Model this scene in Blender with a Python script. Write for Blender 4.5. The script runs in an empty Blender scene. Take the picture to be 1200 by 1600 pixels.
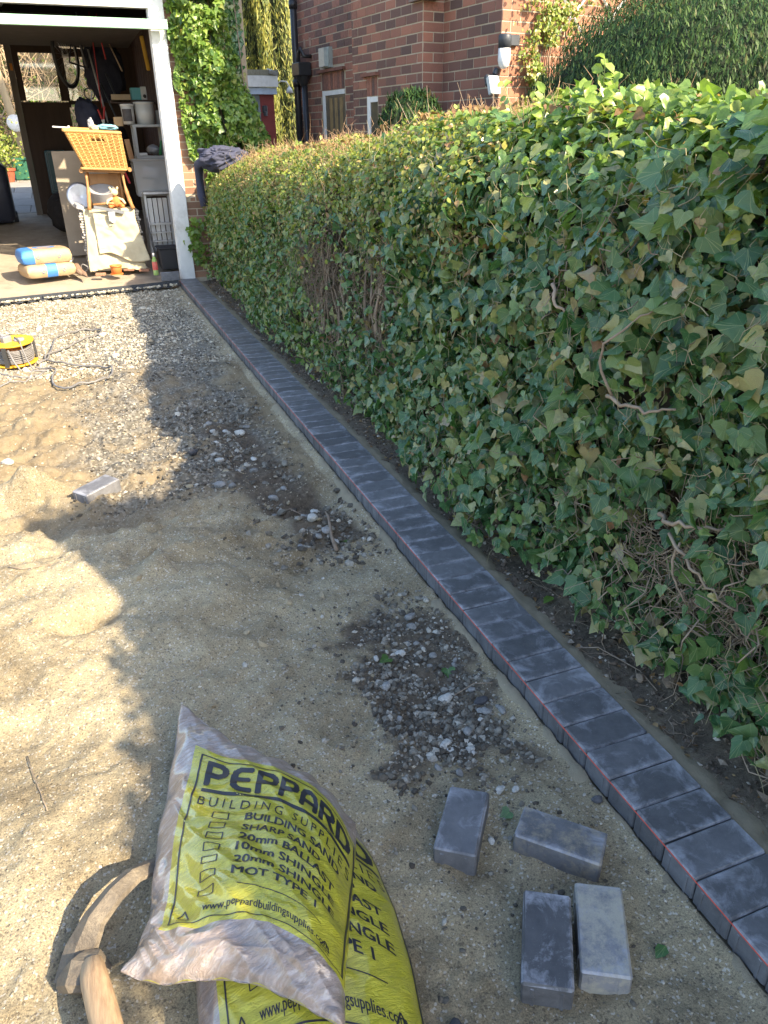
import bpy, bmesh, math, random
import numpy as np
from mathutils import Vector, Matrix, Euler
random.seed(7); rng = np.random.default_rng(7)
S = bpy.context.scene
COL = S.collection

# ------------------------------------------------------------------ camera, world, sun, exposure
CAM = Vector((-0.998, 0.0, 1.427))
fw = Vector((0.3175, 0.8372, -0.4452)); rt = Vector((0.9329, -0.3599, -0.0114)); up = Vector((0.1697, 0.4117, 0.8954))
cam = bpy.data.cameras.new('camera'); co = bpy.data.objects.new('camera', cam); COL.objects.link(co)
co.matrix_world = Matrix(((rt.x, up.x, -fw.x, CAM.x), (rt.y, up.y, -fw.y, CAM.y), (rt.z, up.z, -fw.z, CAM.z), (0, 0, 0, 1)))
cam.sensor_fit = 'VERTICAL'; cam.sensor_height = 36; cam.sensor_width = 27; cam.lens = 26.39
cam.clip_start = 0.05; cam.clip_end = 600
S.camera = co
SUN = Vector((0.80, -1.25, 1.0)).normalized()
w = bpy.data.worlds.new('World'); S.world = w; w.use_nodes = True
nt = w.node_tree; bgn = nt.nodes['Background']
sky = nt.nodes.new('ShaderNodeTexSky'); sky.sky_type = 'NISHITA'; sky.sun_disc = False
sky.sun_elevation = math.asin(SUN.z); sky.sun_rotation = math.atan2(SUN.x, SUN.y)
sky.air_density = 1.0; sky.dust_density = 1.5; sky.ozone_density = 1.0
nt.links.new(sky.outputs[0], bgn.inputs[0]); bgn.inputs[1].default_value = 0.15
sl = bpy.data.lights.new('sun', 'SUN'); sl.energy = 4.2; sl.angle = math.radians(0.55); sl.color = (1.0, 0.84, 0.61)
so = bpy.data.objects.new('sun', sl); COL.objects.link(so); so.rotation_euler = SUN.to_track_quat('Z', 'Y').to_euler(); so.location = (6, -6, 8)
S.view_settings.view_transform = 'Standard'; S.view_settings.look = 'None'; S.view_settings.gamma = 1.0
S.view_settings.use_curve_mapping = False; S.view_settings.exposure = 1.75

# ------------------------------------------------------------------ materials
def nodes(name):
    m = bpy.data.materials.new(name); m.use_nodes = True
    t = m.node_tree; return m, t, t.nodes['Principled BSDF']
def N(t, typ, **k):
    n = t.nodes.new(typ)
    for a, v in k.items():
        if a.startswith('i_'): n.inputs[a[2:].replace('_', ' ')].default_value = v
        else: setattr(n, a, v)
    return n
def ramp(t, fac, stops, interp='LINEAR'):
    r = t.nodes.new('ShaderNodeValToRGB'); e = r.color_ramp; e.interpolation = interp
    while len(e.elements) < len(stops): e.elements.new(0.5)
    for el, (p, c) in zip(e.elements, stops):
        el.position = p; el.color = tuple(c) + (1,) if len(c) == 3 else c
    t.links.new(fac, r.inputs[0]); return r.outputs[0]
def noise(t, vec, scale, detail=6, rough=0.6, dist=0.0):
    n = t.nodes.new('ShaderNodeTexNoise'); n.inputs['Scale'].default_value = scale; n.inputs['Detail'].default_value = detail
    n.inputs['Roughness'].default_value = rough; n.inputs['Distortion'].default_value = dist
    if vec is not None: t.links.new(vec, n.inputs['Vector'])
    return n.outputs['Fac']
def mix(t, f, a, b, mode='MIX'):
    m = t.nodes.new('ShaderNodeMix'); m.data_type = 'RGBA'; m.blend_type = mode
    for sock, v in ((m.inputs[0], f), (m.inputs[6], a), (m.inputs[7], b)):
        if isinstance(v, (int, float)): sock.default_value = v
        elif isinstance(v, (tuple, list)): sock.default_value = tuple(v) + (1,) if len(v) == 3 else v
        else: t.links.new(v, sock)
    return m.outputs[2]
def mth(t, op, a, b=None, clamp=False):
    m = t.nodes.new('ShaderNodeMath'); m.operation = op; m.use_clamp = clamp
    for i, v in enumerate((a, b)):
        if v is None: continue
        if isinstance(v, (int, float)): m.inputs[i].default_value = v
        else: t.links.new(v, m.inputs[i])
    return m.outputs[0]
def bump(t, h, strength, dist, prev=None):
    b = t.nodes.new('ShaderNodeBump'); b.inputs['Strength'].default_value = strength; b.inputs['Distance'].default_value = dist
    t.links.new(h, b.inputs['Height'])
    if prev is not None: t.links.new(prev, b.inputs['Normal'])
    return b.outputs[0]
MC = {}
def pm(name, c1, c2=None, scale=12, rough=0.7, bs=0.3, bd=0.002, bscale=80, metal=0, spec=0.4, rnd=0.0, stretch=None, dirt=None, coat=0):
    """general procedural surface: two-tone noise, fine relief, optional grime and per-object variation"""
    if name in MC: return MC[name]
    m, t, b = nodes(name)
    tc = N(t, 'ShaderNodeTexCoord'); vec = tc.outputs['Object']
    oi = N(t, 'ShaderNodeObjectInfo')
    ad = N(t, 'ShaderNodeVectorMath', operation='ADD'); t.links.new(vec, ad.inputs[0])
    cx = N(t, 'ShaderNodeCombineXYZ'); r9 = mth(t, 'MULTIPLY', oi.outputs['Random'], 9.0)
    for i in range(3): t.links.new(r9, cx.inputs[i])
    t.links.new(cx.outputs[0], ad.inputs[1]); vec = ad.outputs[0]
    if stretch:
        mp = N(t, 'ShaderNodeMapping'); mp.inputs['Scale'].default_value = stretch; t.links.new(vec, mp.inputs[0]); vec = mp.outputs[0]
    c2 = c2 or tuple(x * 0.7 for x in c1)
    f = noise(t, vec, scale, 8, 0.65)
    c = ramp(t, f, [(0.3, c1), (0.7, c2)])
    if rnd:
        v = mth(t, 'MULTIPLY_ADD', oi.outputs['Random'], rnd); t.nodes[-1].inputs[2].default_value = 1 - rnd / 2
        hs = N(t, 'ShaderNodeHueSaturation'); t.links.new(c, hs.inputs['Color']); t.links.new(v, hs.inputs['Value']); c = hs.outputs[0]
    if dirt:
        d = ramp(t, noise(t, vec, scale * 0.37, 10, 0.7), [(0.52, (0, 0, 0)), (0.68, (1, 1, 1))])
        c = mix(t, mth(t, 'MULTIPLY', d, dirt[1]), c, dirt[0])
    t.links.new(c, b.inputs['Base Color']); b.inputs['Metallic'].default_value = metal
    rr = mth(t, 'MULTIPLY_ADD', noise(t, vec, scale * 2, 4), 0.25); t.nodes[-1].inputs[2].default_value = rough - 0.12
    t.links.new(rr, b.inputs['Roughness']); b.inputs['Specular IOR Level'].default_value = spec
    b.inputs['Coat Weight'].default_value = coat
    if bs: t.links.new(bump(t, noise(t, vec, bscale, 6, 0.7), bs, bd), b.inputs['Normal'])
    MC[name] = m; return m

def leaf_mat(name, stops, light, rough=0.36, vein=0.35, trans=0.25, spec=0.5):
    m, t, b = nodes(name)
    at = N(t, 'ShaderNodeAttribute', attribute_name='tint'); sep = N(t, 'ShaderNodeSeparateColor'); t.links.new(at.outputs['Color'], sep.inputs[0])
    oi = N(t, 'ShaderNodeObjectInfo')
    r = mth(t, 'FRACT', mth(t, 'ADD', sep.outputs[0], oi.outputs['Random']))
    c = ramp(t, r, stops)
    c = mix(t, sep.outputs[1], c, light)
    uv = N(t, 'ShaderNodeUVMap'); sx = N(t, 'ShaderNodeSeparateXYZ'); t.links.new(uv.outputs[0], sx.inputs[0])
    ax = mth(t, 'ABSOLUTE', sx.outputs[0])
    rib = mth(t, 'LESS_THAN', ax, 0.016)
    # side veins radiating from the base of the leaf
    ang = mth(t, 'ARCTAN2', ax, mth(t, 'MULTIPLY', mth(t, 'SUBTRACT', sx.outputs[1], 0.02), -1.0))
    sv = mth(t, 'SINE', mth(t, 'MULTIPLY', ang, 7.5)); sv = mth(t, 'GREATER_THAN', sv, 0.985)
    v = mth(t, 'MULTIPLY', mth(t, 'MAXIMUM', rib, mth(t, 'MULTIPLY', sv, 0.8)), vein)
    c = mix(t, v, c, (0.30, 0.36, 0.16))
    tc = N(t, 'ShaderNodeTexCoord'); bl = ramp(t, noise(t, tc.outputs['Object'], 60, 5, 0.7), [(0.35, (0.72, 0.72, 0.72)), (0.65, (1.2, 1.15, 1.05))])
    c = mix(t, 1.0, c, bl, 'MULTIPLY')
    t.links.new(c, b.inputs['Base Color']); b.inputs['Roughness'].default_value = rough; b.inputs['Specular IOR Level'].default_value = spec
    t.links.new(bump(t, noise(t, tc.outputs['Object'], 90, 3, 0.5), 0.35, 0.003), b.inputs['Normal'])
    tr = N(t, 'ShaderNodeBsdfTranslucent'); tl = mix(t, 1.0, c, (1.5, 1.7, 0.7), 'MULTIPLY'); t.links.new(tl, tr.inputs[0])
    ms = N(t, 'ShaderNodeMixShader'); ms.inputs[0].default_value = trans
    t.links.new(b.outputs[0], ms.inputs[1]); t.links.new(tr.outputs[0], ms.inputs[2])
    t.links.new(ms.outputs[0], t.nodes['Material Output'].inputs[0])
    return m

M_IVY = leaf_mat('ivy_leaf', [(0.0, (0.032, 0.095, 0.034)), (0.3, (0.075, 0.165, 0.060)), (0.55, (0.060, 0.150, 0.066)), (0.72, (0.135, 0.230, 0.065)), (0.86, (0.20, 0.25, 0.09)), (0.95, (0.33, 0.32, 0.15)), (1.0, (0.26, 0.19, 0.11))], (0.20, 0.32, 0.05), rough=0.27, vein=0.5, spec=0.6)
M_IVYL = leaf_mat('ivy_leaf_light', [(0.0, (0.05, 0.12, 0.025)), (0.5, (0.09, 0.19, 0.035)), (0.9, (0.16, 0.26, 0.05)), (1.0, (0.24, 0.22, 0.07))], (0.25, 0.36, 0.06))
M_PRIVET = leaf_mat('privet_leaf', [(0.0, (0.08, 0.14, 0.03)), (0.35, (0.16, 0.23, 0.04)), (0.65, (0.27, 0.31, 0.06)), (0.82, (0.36, 0.30, 0.10)), (1.0, (0.38, 0.21, 0.12))], (0.30, 0.36, 0.07), vein=0.1)
M_YEW = leaf_mat('yew_sprig', spec=0.15, stops=[(0.0, (0.008, 0.028, 0.012)), (0.6, (0.026, 0.068, 0.024)), (0.93, (0.068, 0.125, 0.036)), (1.0, (0.09, 0.055, 0.03))], light=(0.11, 0.17, 0.05), vein=0, trans=0.1, rough=0.5)
M_CON = leaf_mat('conifer_sprig', [(0.0, (0.05, 0.085, 0.018)), (0.6, (0.10, 0.14, 0.025)), (1.0, (0.18, 0.20, 0.035))], (0.30, 0.28, 0.05), vein=0, trans=0.1, rough=0.6)
M_DEAD = leaf_mat('dead_leaf', [(0.0, (0.16, 0.08, 0.035)), (0.5, (0.26, 0.15, 0.07)), (1.0, (0.36, 0.25, 0.13))], (0.3, 0.2, 0.1), vein=0.2, rough=0.7)
M_TWIG = pm('twig_bark', (0.20, 0.145, 0.10), (0.33, 0.26, 0.19), 30, 0.85, rnd=0.4)
M_BARK = pm('bark', (0.12, 0.085, 0.06), (0.22, 0.17, 0.12), 25, 0.9, bs=0.6, bscale=60)

def brick_mat(name, a, b_, c_):
    m, t, b = nodes(name)
    tc = N(t, 'ShaderNodeTexCoord'); oi = N(t, 'ShaderNodeObjectInfo'); at = N(t, 'ShaderNodeAttribute', attribute_name='tint')
    sep = N(t, 'ShaderNodeSeparateColor'); t.links.new(at.outputs['Color'], sep.inputs[0])
    r = mth(t, 'FRACT', mth(t, 'ADD', sep.outputs[0], oi.outputs['Random']))
    c = ramp(t, r, [(0, a), (0.5, b_), (1, c_)])
    c = mix(t, 1.0, c, ramp(t, noise(t, tc.outputs['Object'], 40, 8, 0.75), [(0.3, (0.6, 0.6, 0.6)), (0.7, (1.35, 1.3, 1.25))]), 'MULTIPLY')
    t.links.new(c, b.inputs['Base Color']); b.inputs['Roughness'].default_value = 0.85
    t.links.new(bump(t, noise(t, tc.outputs['Object'], 120, 6, 0.7), 0.5, 0.003), b.inputs['Normal'])
    return m
M_BRICK = brick_mat('red_brick', (0.10, 0.065, 0.056), (0.21, 0.100, 0.074), (0.33, 0.145, 0.095))
M_BRICK2 = brick_mat('weathered_brick', (0.20, 0.12, 0.08), (0.26, 0.13, 0.08), (0.33, 0.19, 0.12))
M_BRICK_SUN = brick_mat('sunlit_red_brick', (0.26, 0.12, 0.075), (0.33, 0.15, 0.09), (0.38, 0.17, 0.10))  # the house's red brick with the sun's brightening put into its colour
M_MORTAR = pm('mortar', (.46, .39, .29), (.36, .30, .22), 20, 0.95, bs=0.5)

# ------------------------------------------------------------------ helpers
def tag(o, label=None, cat=None, group=None, kind=None):
    if label: o['label'] = label
    if cat: o['category'] = cat
    if group: o['group'] = group
    if kind: o['kind'] = kind
    return o
def link(name, me, parent=None, mat=None):
    o = bpy.data.objects.new(name, me); COL.objects.link(o)
    if parent is not None: o.parent = parent
    if mat is not None and not me.materials: me.materials.append(mat)
    return o
def thing(name, label, cat, loc=(0, 0, 0), rz=0, group=None):
    o = bpy.data.objects.new(name, None); COL.objects.link(o); o.empty_display_size = 0.05
    o.location = loc; o.rotation_euler = (0, 0, rz); return tag(o, label, cat, group)
def npmesh(name, V, F, tint=None, uv=None, smooth=False):
    """V (n,3), F (m,k) one face size"""
    V = np.ascontiguousarray(V, dtype=np.float32); F = np.ascontiguousarray(F, dtype=np.int32)
    me = bpy.data.meshes.new(name); k = F.shape[1]
    me.vertices.add(len(V)); me.vertices.foreach_set('co', V.ravel())
    me.loops.add(F.size); me.loops.foreach_set('vertex_index', F.ravel())
    me.polygons.add(len(F)); me.polygons.foreach_set('loop_start', np.arange(0, F.size, k, dtype=np.int32))
    if tint is not None:
        a = me.attributes.new('tint', 'FLOAT_COLOR', 'POINT'); a.data.foreach_set('color', np.ascontiguousarray(tint, dtype=np.float32).ravel())
    me.update(calc_edges=True)
    if uv is not None:
        l = me.uv_layers.new(name='UVMap'); l.data.foreach_set('uv', np.ascontiguousarray(uv[F.ravel()], dtype=np.float32).ravel())
    me.polygons.foreach_set('use_smooth', np.full(len(F), bool(smooth)))
    me.validate(); return me
class MB:
    def __init__(s): s.bm = bmesh.new()
    def box(s, c, d, rot=None, bev=0.0, top=None):
        """box centred c size d; top=(sx,sy) scales the top face"""
        vs = []
        R = Euler(rot).to_matrix() if rot is not None else Matrix.Identity(3)
        for z in (-.5, .5):
            for x, y in ((-.5, -.5), (.5, -.5), (.5, .5), (-.5, .5)):
                q = Vector((x * d[0], y * d[1], z * d[2]))
                if top and z > 0: q.x *= top[0]; q.y *= top[1]
                vs.append(s.bm.verts.new(Vector(c) + R @ q))
        fs = [s.bm.faces.new([vs[i] for i in f]) for f in ((3, 2, 1, 0), (4, 5, 6, 7), (0, 1, 5, 4), (1, 2, 6, 5), (2, 3, 7, 6), (3, 0, 4, 7))]
        if bev:
            es = list({e for f in fs for e in f.edges})
            bmesh.ops.bevel(s.bm, geom=es, offset=bev, segments=1, affect='EDGES', profile=0.5)
        return s
    def tube(s, pts, r, n=8, caps=True, flat=1.0):
        P = [Vector(p) for p in pts]; rs = r if hasattr(r, '__len__') else [r] * len(P)
        rings = []; prevx = None
        for i, p in enumerate(P):
            d = (P[min(i + 1, len(P) - 1)] - P[max(i - 1, 0)]).normalized()
            if prevx is None:
                a = Vector((0, 0, 1)) if abs(d.z) < 0.9 else Vector((1, 0, 0)); x = d.cross(a).normalized()
            else:
                x = (prevx - d * prevx.dot(d)).normalized()
            y = d.cross(x); prevx = x
            rings.append([s.bm.verts.new(p + (x * math.cos(2 * math.pi * k / n) + y * math.sin(2 * math.pi * k / n) * flat) * rs[i]) for k in range(n)])
        for a, b in zip(rings, rings[1:]):
            for k in range(n): s.bm.faces.new((a[k], a[(k + 1) % n], b[(k + 1) % n], b[k]))
        if caps:
            s.bm.faces.new(rings[0][::-1]); s.bm.faces.new(rings[-1])
        return s
    def lathe(s, prof, c=(0, 0, 0), n=24, rot=None, cap=True):
        R = Euler(rot).to_matrix() if rot is not None else Matrix.Identity(3)
        rings = [[s.bm.verts.new(Vector(c) + R @ Vector((r * math.cos(2 * math.pi * k / n), r * math.sin(2 * math.pi * k / n), z))) for k in range(n)] for r, z in prof]
        for a, b in zip(rings, rings[1:]):
            for k in range(n): s.bm.faces.new((a[k], a[(k + 1) % n], b[(k + 1) % n], b[k]))
        if cap: s.bm.faces.new(rings[0][::-1]); s.bm.faces.new(rings[-1])
        return s
    def poly(s, pts, ext):
        """prism: polygon pts extruded by vector ext"""
        a = [s.bm.verts.new(Vector(p)) for p in pts]; b = [s.bm.verts.new(Vector(p) + Vector(ext)) for p in pts]
        n = len(a); s.bm.faces.new(a[::-1]); s.bm.faces.new(b)
        for k in range(n): s.bm.faces.new((a[k], a[(k + 1) % n], b[(k + 1) % n], b[k]))
        return s
    def build(s, name, mat, parent=None, smooth=False, label=None):
        bmesh.ops.recalc_face_normals(s.bm, faces=s.bm.faces)
        me = bpy.data.meshes.new(name); s.bm.to_mesh(me); s.bm.free()
        if smooth:
            for p in me.polygons: p.use_smooth = True
        o = link(name, me, parent, mat)
        if label: o['label'] = label
        return o
def curve_at(pts, t):
    """Catmull-Rom through pts at parameter t in 0..1"""
    P = np.array(pts, float); P = np.vstack([2 * P[0] - P[1], P, 2 * P[-1] - P[-2]]); n = len(pts) - 1
    s = np.clip(np.asarray(t, float), 0, 1) * n; i = np.minimum(s.astype(int), n - 1); f = (s - i)[..., None]
    a, b, c, d = P[i], P[i + 1], P[i + 2], P[i + 3]
    return .5 * (2 * b + (c - a) * f + (2 * a - 5 * b + 4 * c - d) * f ** 2 + (3 * b - a - 3 * c + d) * f ** 3)
# smooth value noise
_T = rng.random((256, 256)).astype(np.float64)
def vn(x, y, seed=0):
    x = np.asarray(x, float) + seed * 17.3; y = np.asarray(y, float) + seed * 7.7
    xi = np.floor(x).astype(int); yi = np.floor(y).astype(int); fx = x - xi; fy = y - yi
    fx = fx * fx * (3 - 2 * fx); fy = fy * fy * (3 - 2 * fy)
    a = _T[xi & 255, yi & 255]; b = _T[(xi + 1) & 255, yi & 255]; c = _T[xi & 255, (yi + 1) & 255]; d = _T[(xi + 1) & 255, (yi + 1) & 255]
    return (a * (1 - fx) + b * fx) * (1 - fy) + (c * (1 - fx) + d * fx) * fy - 0.5
def fbm(x, y, sc, oct=4, seed=0, g=0.5):
    s = 0; a = 1; 
    for o in range(oct): s = s + a * vn(x * sc * 2 ** o, y * sc * 2 ** o, seed + o); a *= g
    return s
def sst(a, b, x): t = np.clip((np.asarray(x, float) - a) / (b - a), 0, 1); return t * t * (3 - 2 * t)
def gau(x, y, cx, cy, sx, sy, rot=0):
    c, s = math.cos(rot), math.sin(rot); u = (x - cx) * c + (y - cy) * s; v = -(x - cx) * s + (y - cy) * c
    return np.exp(-(u / sx) ** 2 - (v / sy) ** 2)
def displace(o, amp, scale, seed=0):
    me = o.data; n = len(me.vertices); c = np.empty(n * 3, np.float32); me.vertices.foreach_get('co', c); c = c.reshape(-1, 3)
    nr = np.empty(n * 3, np.float32); me.vertices.foreach_get('normal', nr); nr = nr.reshape(-1, 3)
    d = fbm(c[:, 0] + c[:, 2] * 0.7, c[:, 1] - c[:, 2] * 0.6, scale, 3, seed) * amp
    me.vertices.foreach_set('co', (c + nr * d[:, None]).ravel().astype(np.float32)); me.update()

# ------------------------------------------------------------------ leaf clouds
def ivy_template():
    h = [(0.0, 0.0, .0), (0.18, 0.14, .06), (0.46, 0.06, .16), (0.58, -0.22, .15), (0.37, -0.43, .09), (0.21, -0.72, .02), (0.0, -1.0, -.14)]
    V = [(0, 0, 0), (0, -0.42, -.03), (0, -1.0, -.18)]; F = []
    for sgn in (1, -1):
        idx = [0]
        for q in h[1:-1]:
            V.append((q[0] * sgn, q[1], q[2])); idx.append(len(V) - 1)
        idx.append(2)
        for a, b in zip(idx, idx[1:]): F.append((1, a, b) if sgn < 0 else (1, b, a))
    return np.array(V, float), np.array(F)
def oval_template(wd=0.42):
    V = np.array([(0, 0, 0), (wd * .8, -.3, .10), (wd * .7, -.65, .08), (0, -1, -.1), (-wd * .7, -.65, .08), (-wd * .8, -.3, .10), (0, -.5, 0)], float)
    F = np.array([(6, 1, 0), (6, 2, 1), (6, 3, 2), (6, 4, 3), (6, 5, 4), (6, 0, 5)]); return V, F
def sprig_template():
    V = np.array([(-.06, 0, 0), (.06, 0, 0), (.095, -.45, .05), (0, -1, 0), (-.095, -.45, .05)], float)
    F = np.array([(0, 4, 2), (0, 2, 1), (4, 3, 2)]); return V, F
def unit(a): return a / np.maximum(np.linalg.norm(a, axis=1, keepdims=True), 1e-9)
def frames(nrm, down):
    z = unit(nrm); y = -(down - z * np.sum(down * z, 1, keepdims=True)); y = unit(y); x = np.cross(y, z)
    return np.stack([x, y, z], 1)          # rows: local axes
def leaf_cloud(name, tpl, pos, nrm, down, size, tint, mat, parent=None, kind='stuff'):
    TV, TF = tpl; n = len(pos); R = frames(nrm, down)
    # a little variety in width and fold
    wv = 1 + rng.normal(0, .16, n); zv = rng.normal(1, 1.0, n)
    L = TV[None] * np.stack([wv, np.ones(n), zv], 1)[:, None, :]
    V = np.einsum('nvk,nkj->nvj', L, R) * size[:, None, None] + pos[:, None, :]
    F = (TF[None] + (np.arange(n) * len(TV))[:, None, None]).reshape(-1, 3)
    uv = np.tile(TV[:, :2], (n, 1)); tn = np.repeat(tint, len(TV), 0)
    me = npmesh(name, V.reshape(-1, 3), F, tn, uv, smooth=True)
    o = link(name, me, parent, mat)
    if kind: o['kind'] = kind
    return o
def tints(n, g=0.0, gs=0.0):
    t = np.ones((n, 4)); t[:, 0] = rng.random(n); t[:, 1] = np.clip(g + rng.normal(0, 1, n) * gs, 0, 1); return t
def sticks(name, P0, P1, r, mat, parent=None, bend=0.25, seg=4):
    """many thin three-sided bent twigs as one mesh"""
    n = len(P0); r = np.broadcast_to(r, (n,)); d = P1 - P0; L = np.linalg.norm(d, axis=1, keepdims=True)
    a = unit(np.cross(d, rng.normal(size=(n, 3)))); b = unit(np.cross(d, a)); off = rng.normal(0, bend, (n, seg + 1, 2)) * L[:, None]
    off[:, 0] = 0; off = off * 0.5 + np.roll(off, 1, 1) * 0.3; off[:, 0] = 0
    V = []
    for i in range(seg + 1):
        c = P0 + d * (i / seg) + a * off[:, i, :1] + b * off[:, i, 1:]
        rr = (r * (1 - 0.6 * i / seg))[:, None]
        V.append(np.stack([c + (a * math.cos(k * 2.094) + b * math.sin(k * 2.094)) * rr for k in range(3)], 1))
    V = np.concatenate(V, 1)
    f = [(i * 3 + k, i * 3 + (k + 1) % 3, (i + 1) * 3 + (k + 1) % 3, (i + 1) * 3 + k) for i in range(seg) for k in range(3)]
    F = (np.array(f)[None] + (np.arange(n) * 3 * (seg + 1))[:, None, None]).reshape(-1, 4)
    me = npmesh(name, V.reshape(-1, 3), F, smooth=True); o = link(name, me, parent, mat); return o
# irregular stones
def ico():
    bm = bmesh.new(); bmesh.ops.create_icosphere(bm, subdivisions=1, radius=1); V = np.array([v.co[:] for v in bm.verts]); F = np.array([[v.index for v in f.verts] for f in bm.faces]); bm.free(); return V, F
ICO = ico()
OCT = (np.array([(1, 0, 0), (-1, 0, 0), (0, 1, 0), (0, -1, 0), (0, 0, 1), (0, 0, -1)], float), np.array([(0, 2, 4), (2, 1, 4), (1, 3, 4), (3, 0, 4), (2, 0, 5), (1, 2, 5), (3, 1, 5), (0, 3, 5)]))
def stones(name, tpl, pos, size, mat, parent=None, flat=0.65):
    TV, TF = tpl; n = len(pos); q = rng.normal(size=(n, 3)); z = unit(np.stack([rng.normal(0, .35, n), rng.normal(0, .35, n), np.ones(n)], 1)); x = unit(np.cross(z, q)); y = np.cross(z, x)
    R = np.stack([x, y, z], 1)
    L = TV[None] * (1 + rng.normal(0, .2, (n, len(TV), 1))) * np.stack([1 + rng.random(n) * .5, .75 + rng.random(n) * .3, np.full(n, flat) + rng.random(n) * .2], 1)[:, None, :]
    V = np.einsum('nvk,nkj->nvj', L, R) * size[:, None, None] + pos[:, None, :]
    F = (TF[None] + (np.arange(n) * len(TV))[:, None, None]).reshape(-1, 3)
    me = npmesh(name, V.reshape(-1, 3), F, np.repeat(tints(n), len(TV), 0)); return link(name, me, parent, mat)
def stone_mat(name, stops):
    m, t, b = nodes(name); at = N(t, 'ShaderNodeAttribute', attribute_name='tint'); sep = N(t, 'ShaderNodeSeparateColor'); t.links.new(at.outputs['Color'], sep.inputs[0])
    oi = N(t, 'ShaderNodeObjectInfo'); tc = N(t, 'ShaderNodeTexCoord')
    c = ramp(t, mth(t, 'FRACT', mth(t, 'ADD', sep.outputs[0], oi.outputs['Random'])), stops)
    c = mix(t, 1.0, c, ramp(t, noise(t, tc.outputs['Object'], 130, 6, 0.7), [(0.3, (0.6, 0.6, 0.6)), (0.7, (1.3, 1.3, 1.3))]), 'MULTIPLY')
    t.links.new(c, b.inputs['Base Color']); b.inputs['Roughness'].default_value = 0.85
    t.links.new(bump(t, noise(t, tc.outputs['Object'], 250, 5, 0.7), 0.5, 0.002), b.inputs['Normal']); return m
M_ST_PALE = stone_mat('pale_limestone', [(0, (0.20, 0.175, 0.13)), (0.35, (0.36, 0.32, 0.24)), (0.7, (0.48, 0.43, 0.33)), (1, (0.60, 0.55, 0.45))])
M_ST_GREY = stone_mat('grey_rubble', [(0, (0.055, 0.045, 0.034)), (0.45, (0.12, 0.105, 0.080)), (0.7, (0.20, 0.185, 0.15)), (0.9, (0.30, 0.28, 0.235)), (1, (0.48, 0.45, 0.38))])
M_ST_SAND = stone_mat('sand_grit', [(0, (0.20, 0.16, 0.11)), (0.5, (0.36, 0.30, 0.21)), (0.9, (0.46, 0.40, 0.29)), (1, (0.62, 0.57, 0.47))])

# ------------------------------------------------------------------ ground
def gz(x, y):
    x = np.asarray(x, float); y = np.asarray(y, float)
    z = -0.085 - 0.028 * np.clip(-x, 0, 2) * sst(6, 9, y) + 0 * x
    # bedding haunched against the left side of the pavers, and the soil strip on the right
    z = z + 0.028 * np.exp(-np.clip(-x, 0, 9) / 0.05) * (x < 0.1)
    # sand heap in the left foreground with a trough and a second mound behind it
    m = (x < 0.02)
    edge = sst(0.02, -0.16, x)
    heap = 0.15 * sst(3.14, 2.82, y + 0.22 * fbm(x, y, 2.6, 3, 3) + 0.25 * np.clip(x + 1.0, 0, 2)) * (.30 * sst(0.9, 1.6, y) + .70 * sst(1.5, 2.65, y)) * sst(-0.20, -0.85, x + 0.12 * fbm(x, y, 3, 2, 5))
    z = z + heap * m
    z = z + m * edge * (0.17 * gau(x, y, -1.40, 3.60, .17, .10) + .06 * gau(x, y, -1.75, 3.6, .2, .1) + 0.035 * gau(x, y, -1.15, 3.45, .28, .14) - 0.05 * gau(x, y, -1.5, 3.30, .40, .09, .12) - 0.085 * gau(x, y, -1.17, 2.27, .10, .045, .25) - .03 * gau(x, y, -.95, 2.62, .16, .05, .5) + .025 * gau(x, y, -.85, 2.52, .2, .05, .4) - .03 * gau(x, y, -.5, 2.35, .14, .06, -.5) - .025 * gau(x, y, -.7, 2.1, .10, .05, .8)
         + 0.02 * gau(x, y, -0.62, 2.75, .20, .05, -.35) - 0.022 * gau(x, y, -0.45, 2.5, .22, .05, -.3) + 0.02 * gau(x, y, -.75, 3.05, .3, .06, -.1) - .02 * gau(x, y, -.5, 2.92, .25, .05, -.2))
    z = z + m * edge * (-0.03 * gau(x, y, -0.25, 1.65, .20, .33, .25) - 0.022 * gau(x, y, -0.33, 3.3, .18, .75, .12))
    # tool cut near the mattock, trodden lumps near the front
    z = z - m * 0.045 * gau(x, y, -1.17, 1.18, .10, .10) + 0.03 * m * gau(x, y, -1.35, 1.35, .12, .2)
    rough = fbm(x, y, 3.0, 3, 11) * 0.028 + fbm(x, y, 11, 3, 21) * 0.018 + fbm(x, y, 38, 2, 31) * 0.0075
    tread = np.abs(fbm(x * 0.6, y * 2.1, 2.4, 3, 41)) * 0.085 * sst(2.2, 2.9, y) * sst(5.8, 4.6, y)
    rg = 1 - np.abs(fbm(x * .8 + y * .6, y * 1.5 - x * .5, 3.2, 3, 44)) * 5; z = z + m * edge * .034 * np.clip(rg, -.6, 1) * gau(x, y, -.55, 2.85, .62, .42)
    far = sst(2.3, 2.9, y) * sst(6.2, 5.2, y)
    z = z + m * edge * (rough * (1 + .9 * far) - tread * 1.3 + .008)
    z = z + m * (1 - edge) * (fbm(x, y, 30, 3, 23) * .006)
    soil = -0.045 + 0.05 * sst(0.22, 0.5, x) + fbm(x, y, 9, 4, 51) * 0.03 * sst(0.2, 0.3, x)
    z = np.where(x > 0.2, soil, z)
    z = np.where((x > -0.001) & (x <= 0.2), -0.09, z)
    bank = -0.13 + 0.09 * (np.clip(y, 9.2, 26) - 9.25)
    z = np.where((y > 9.17) & (x < 0.9), bank, np.where(y > 9.17, np.maximum(soil, bank), z))
    return z
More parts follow.
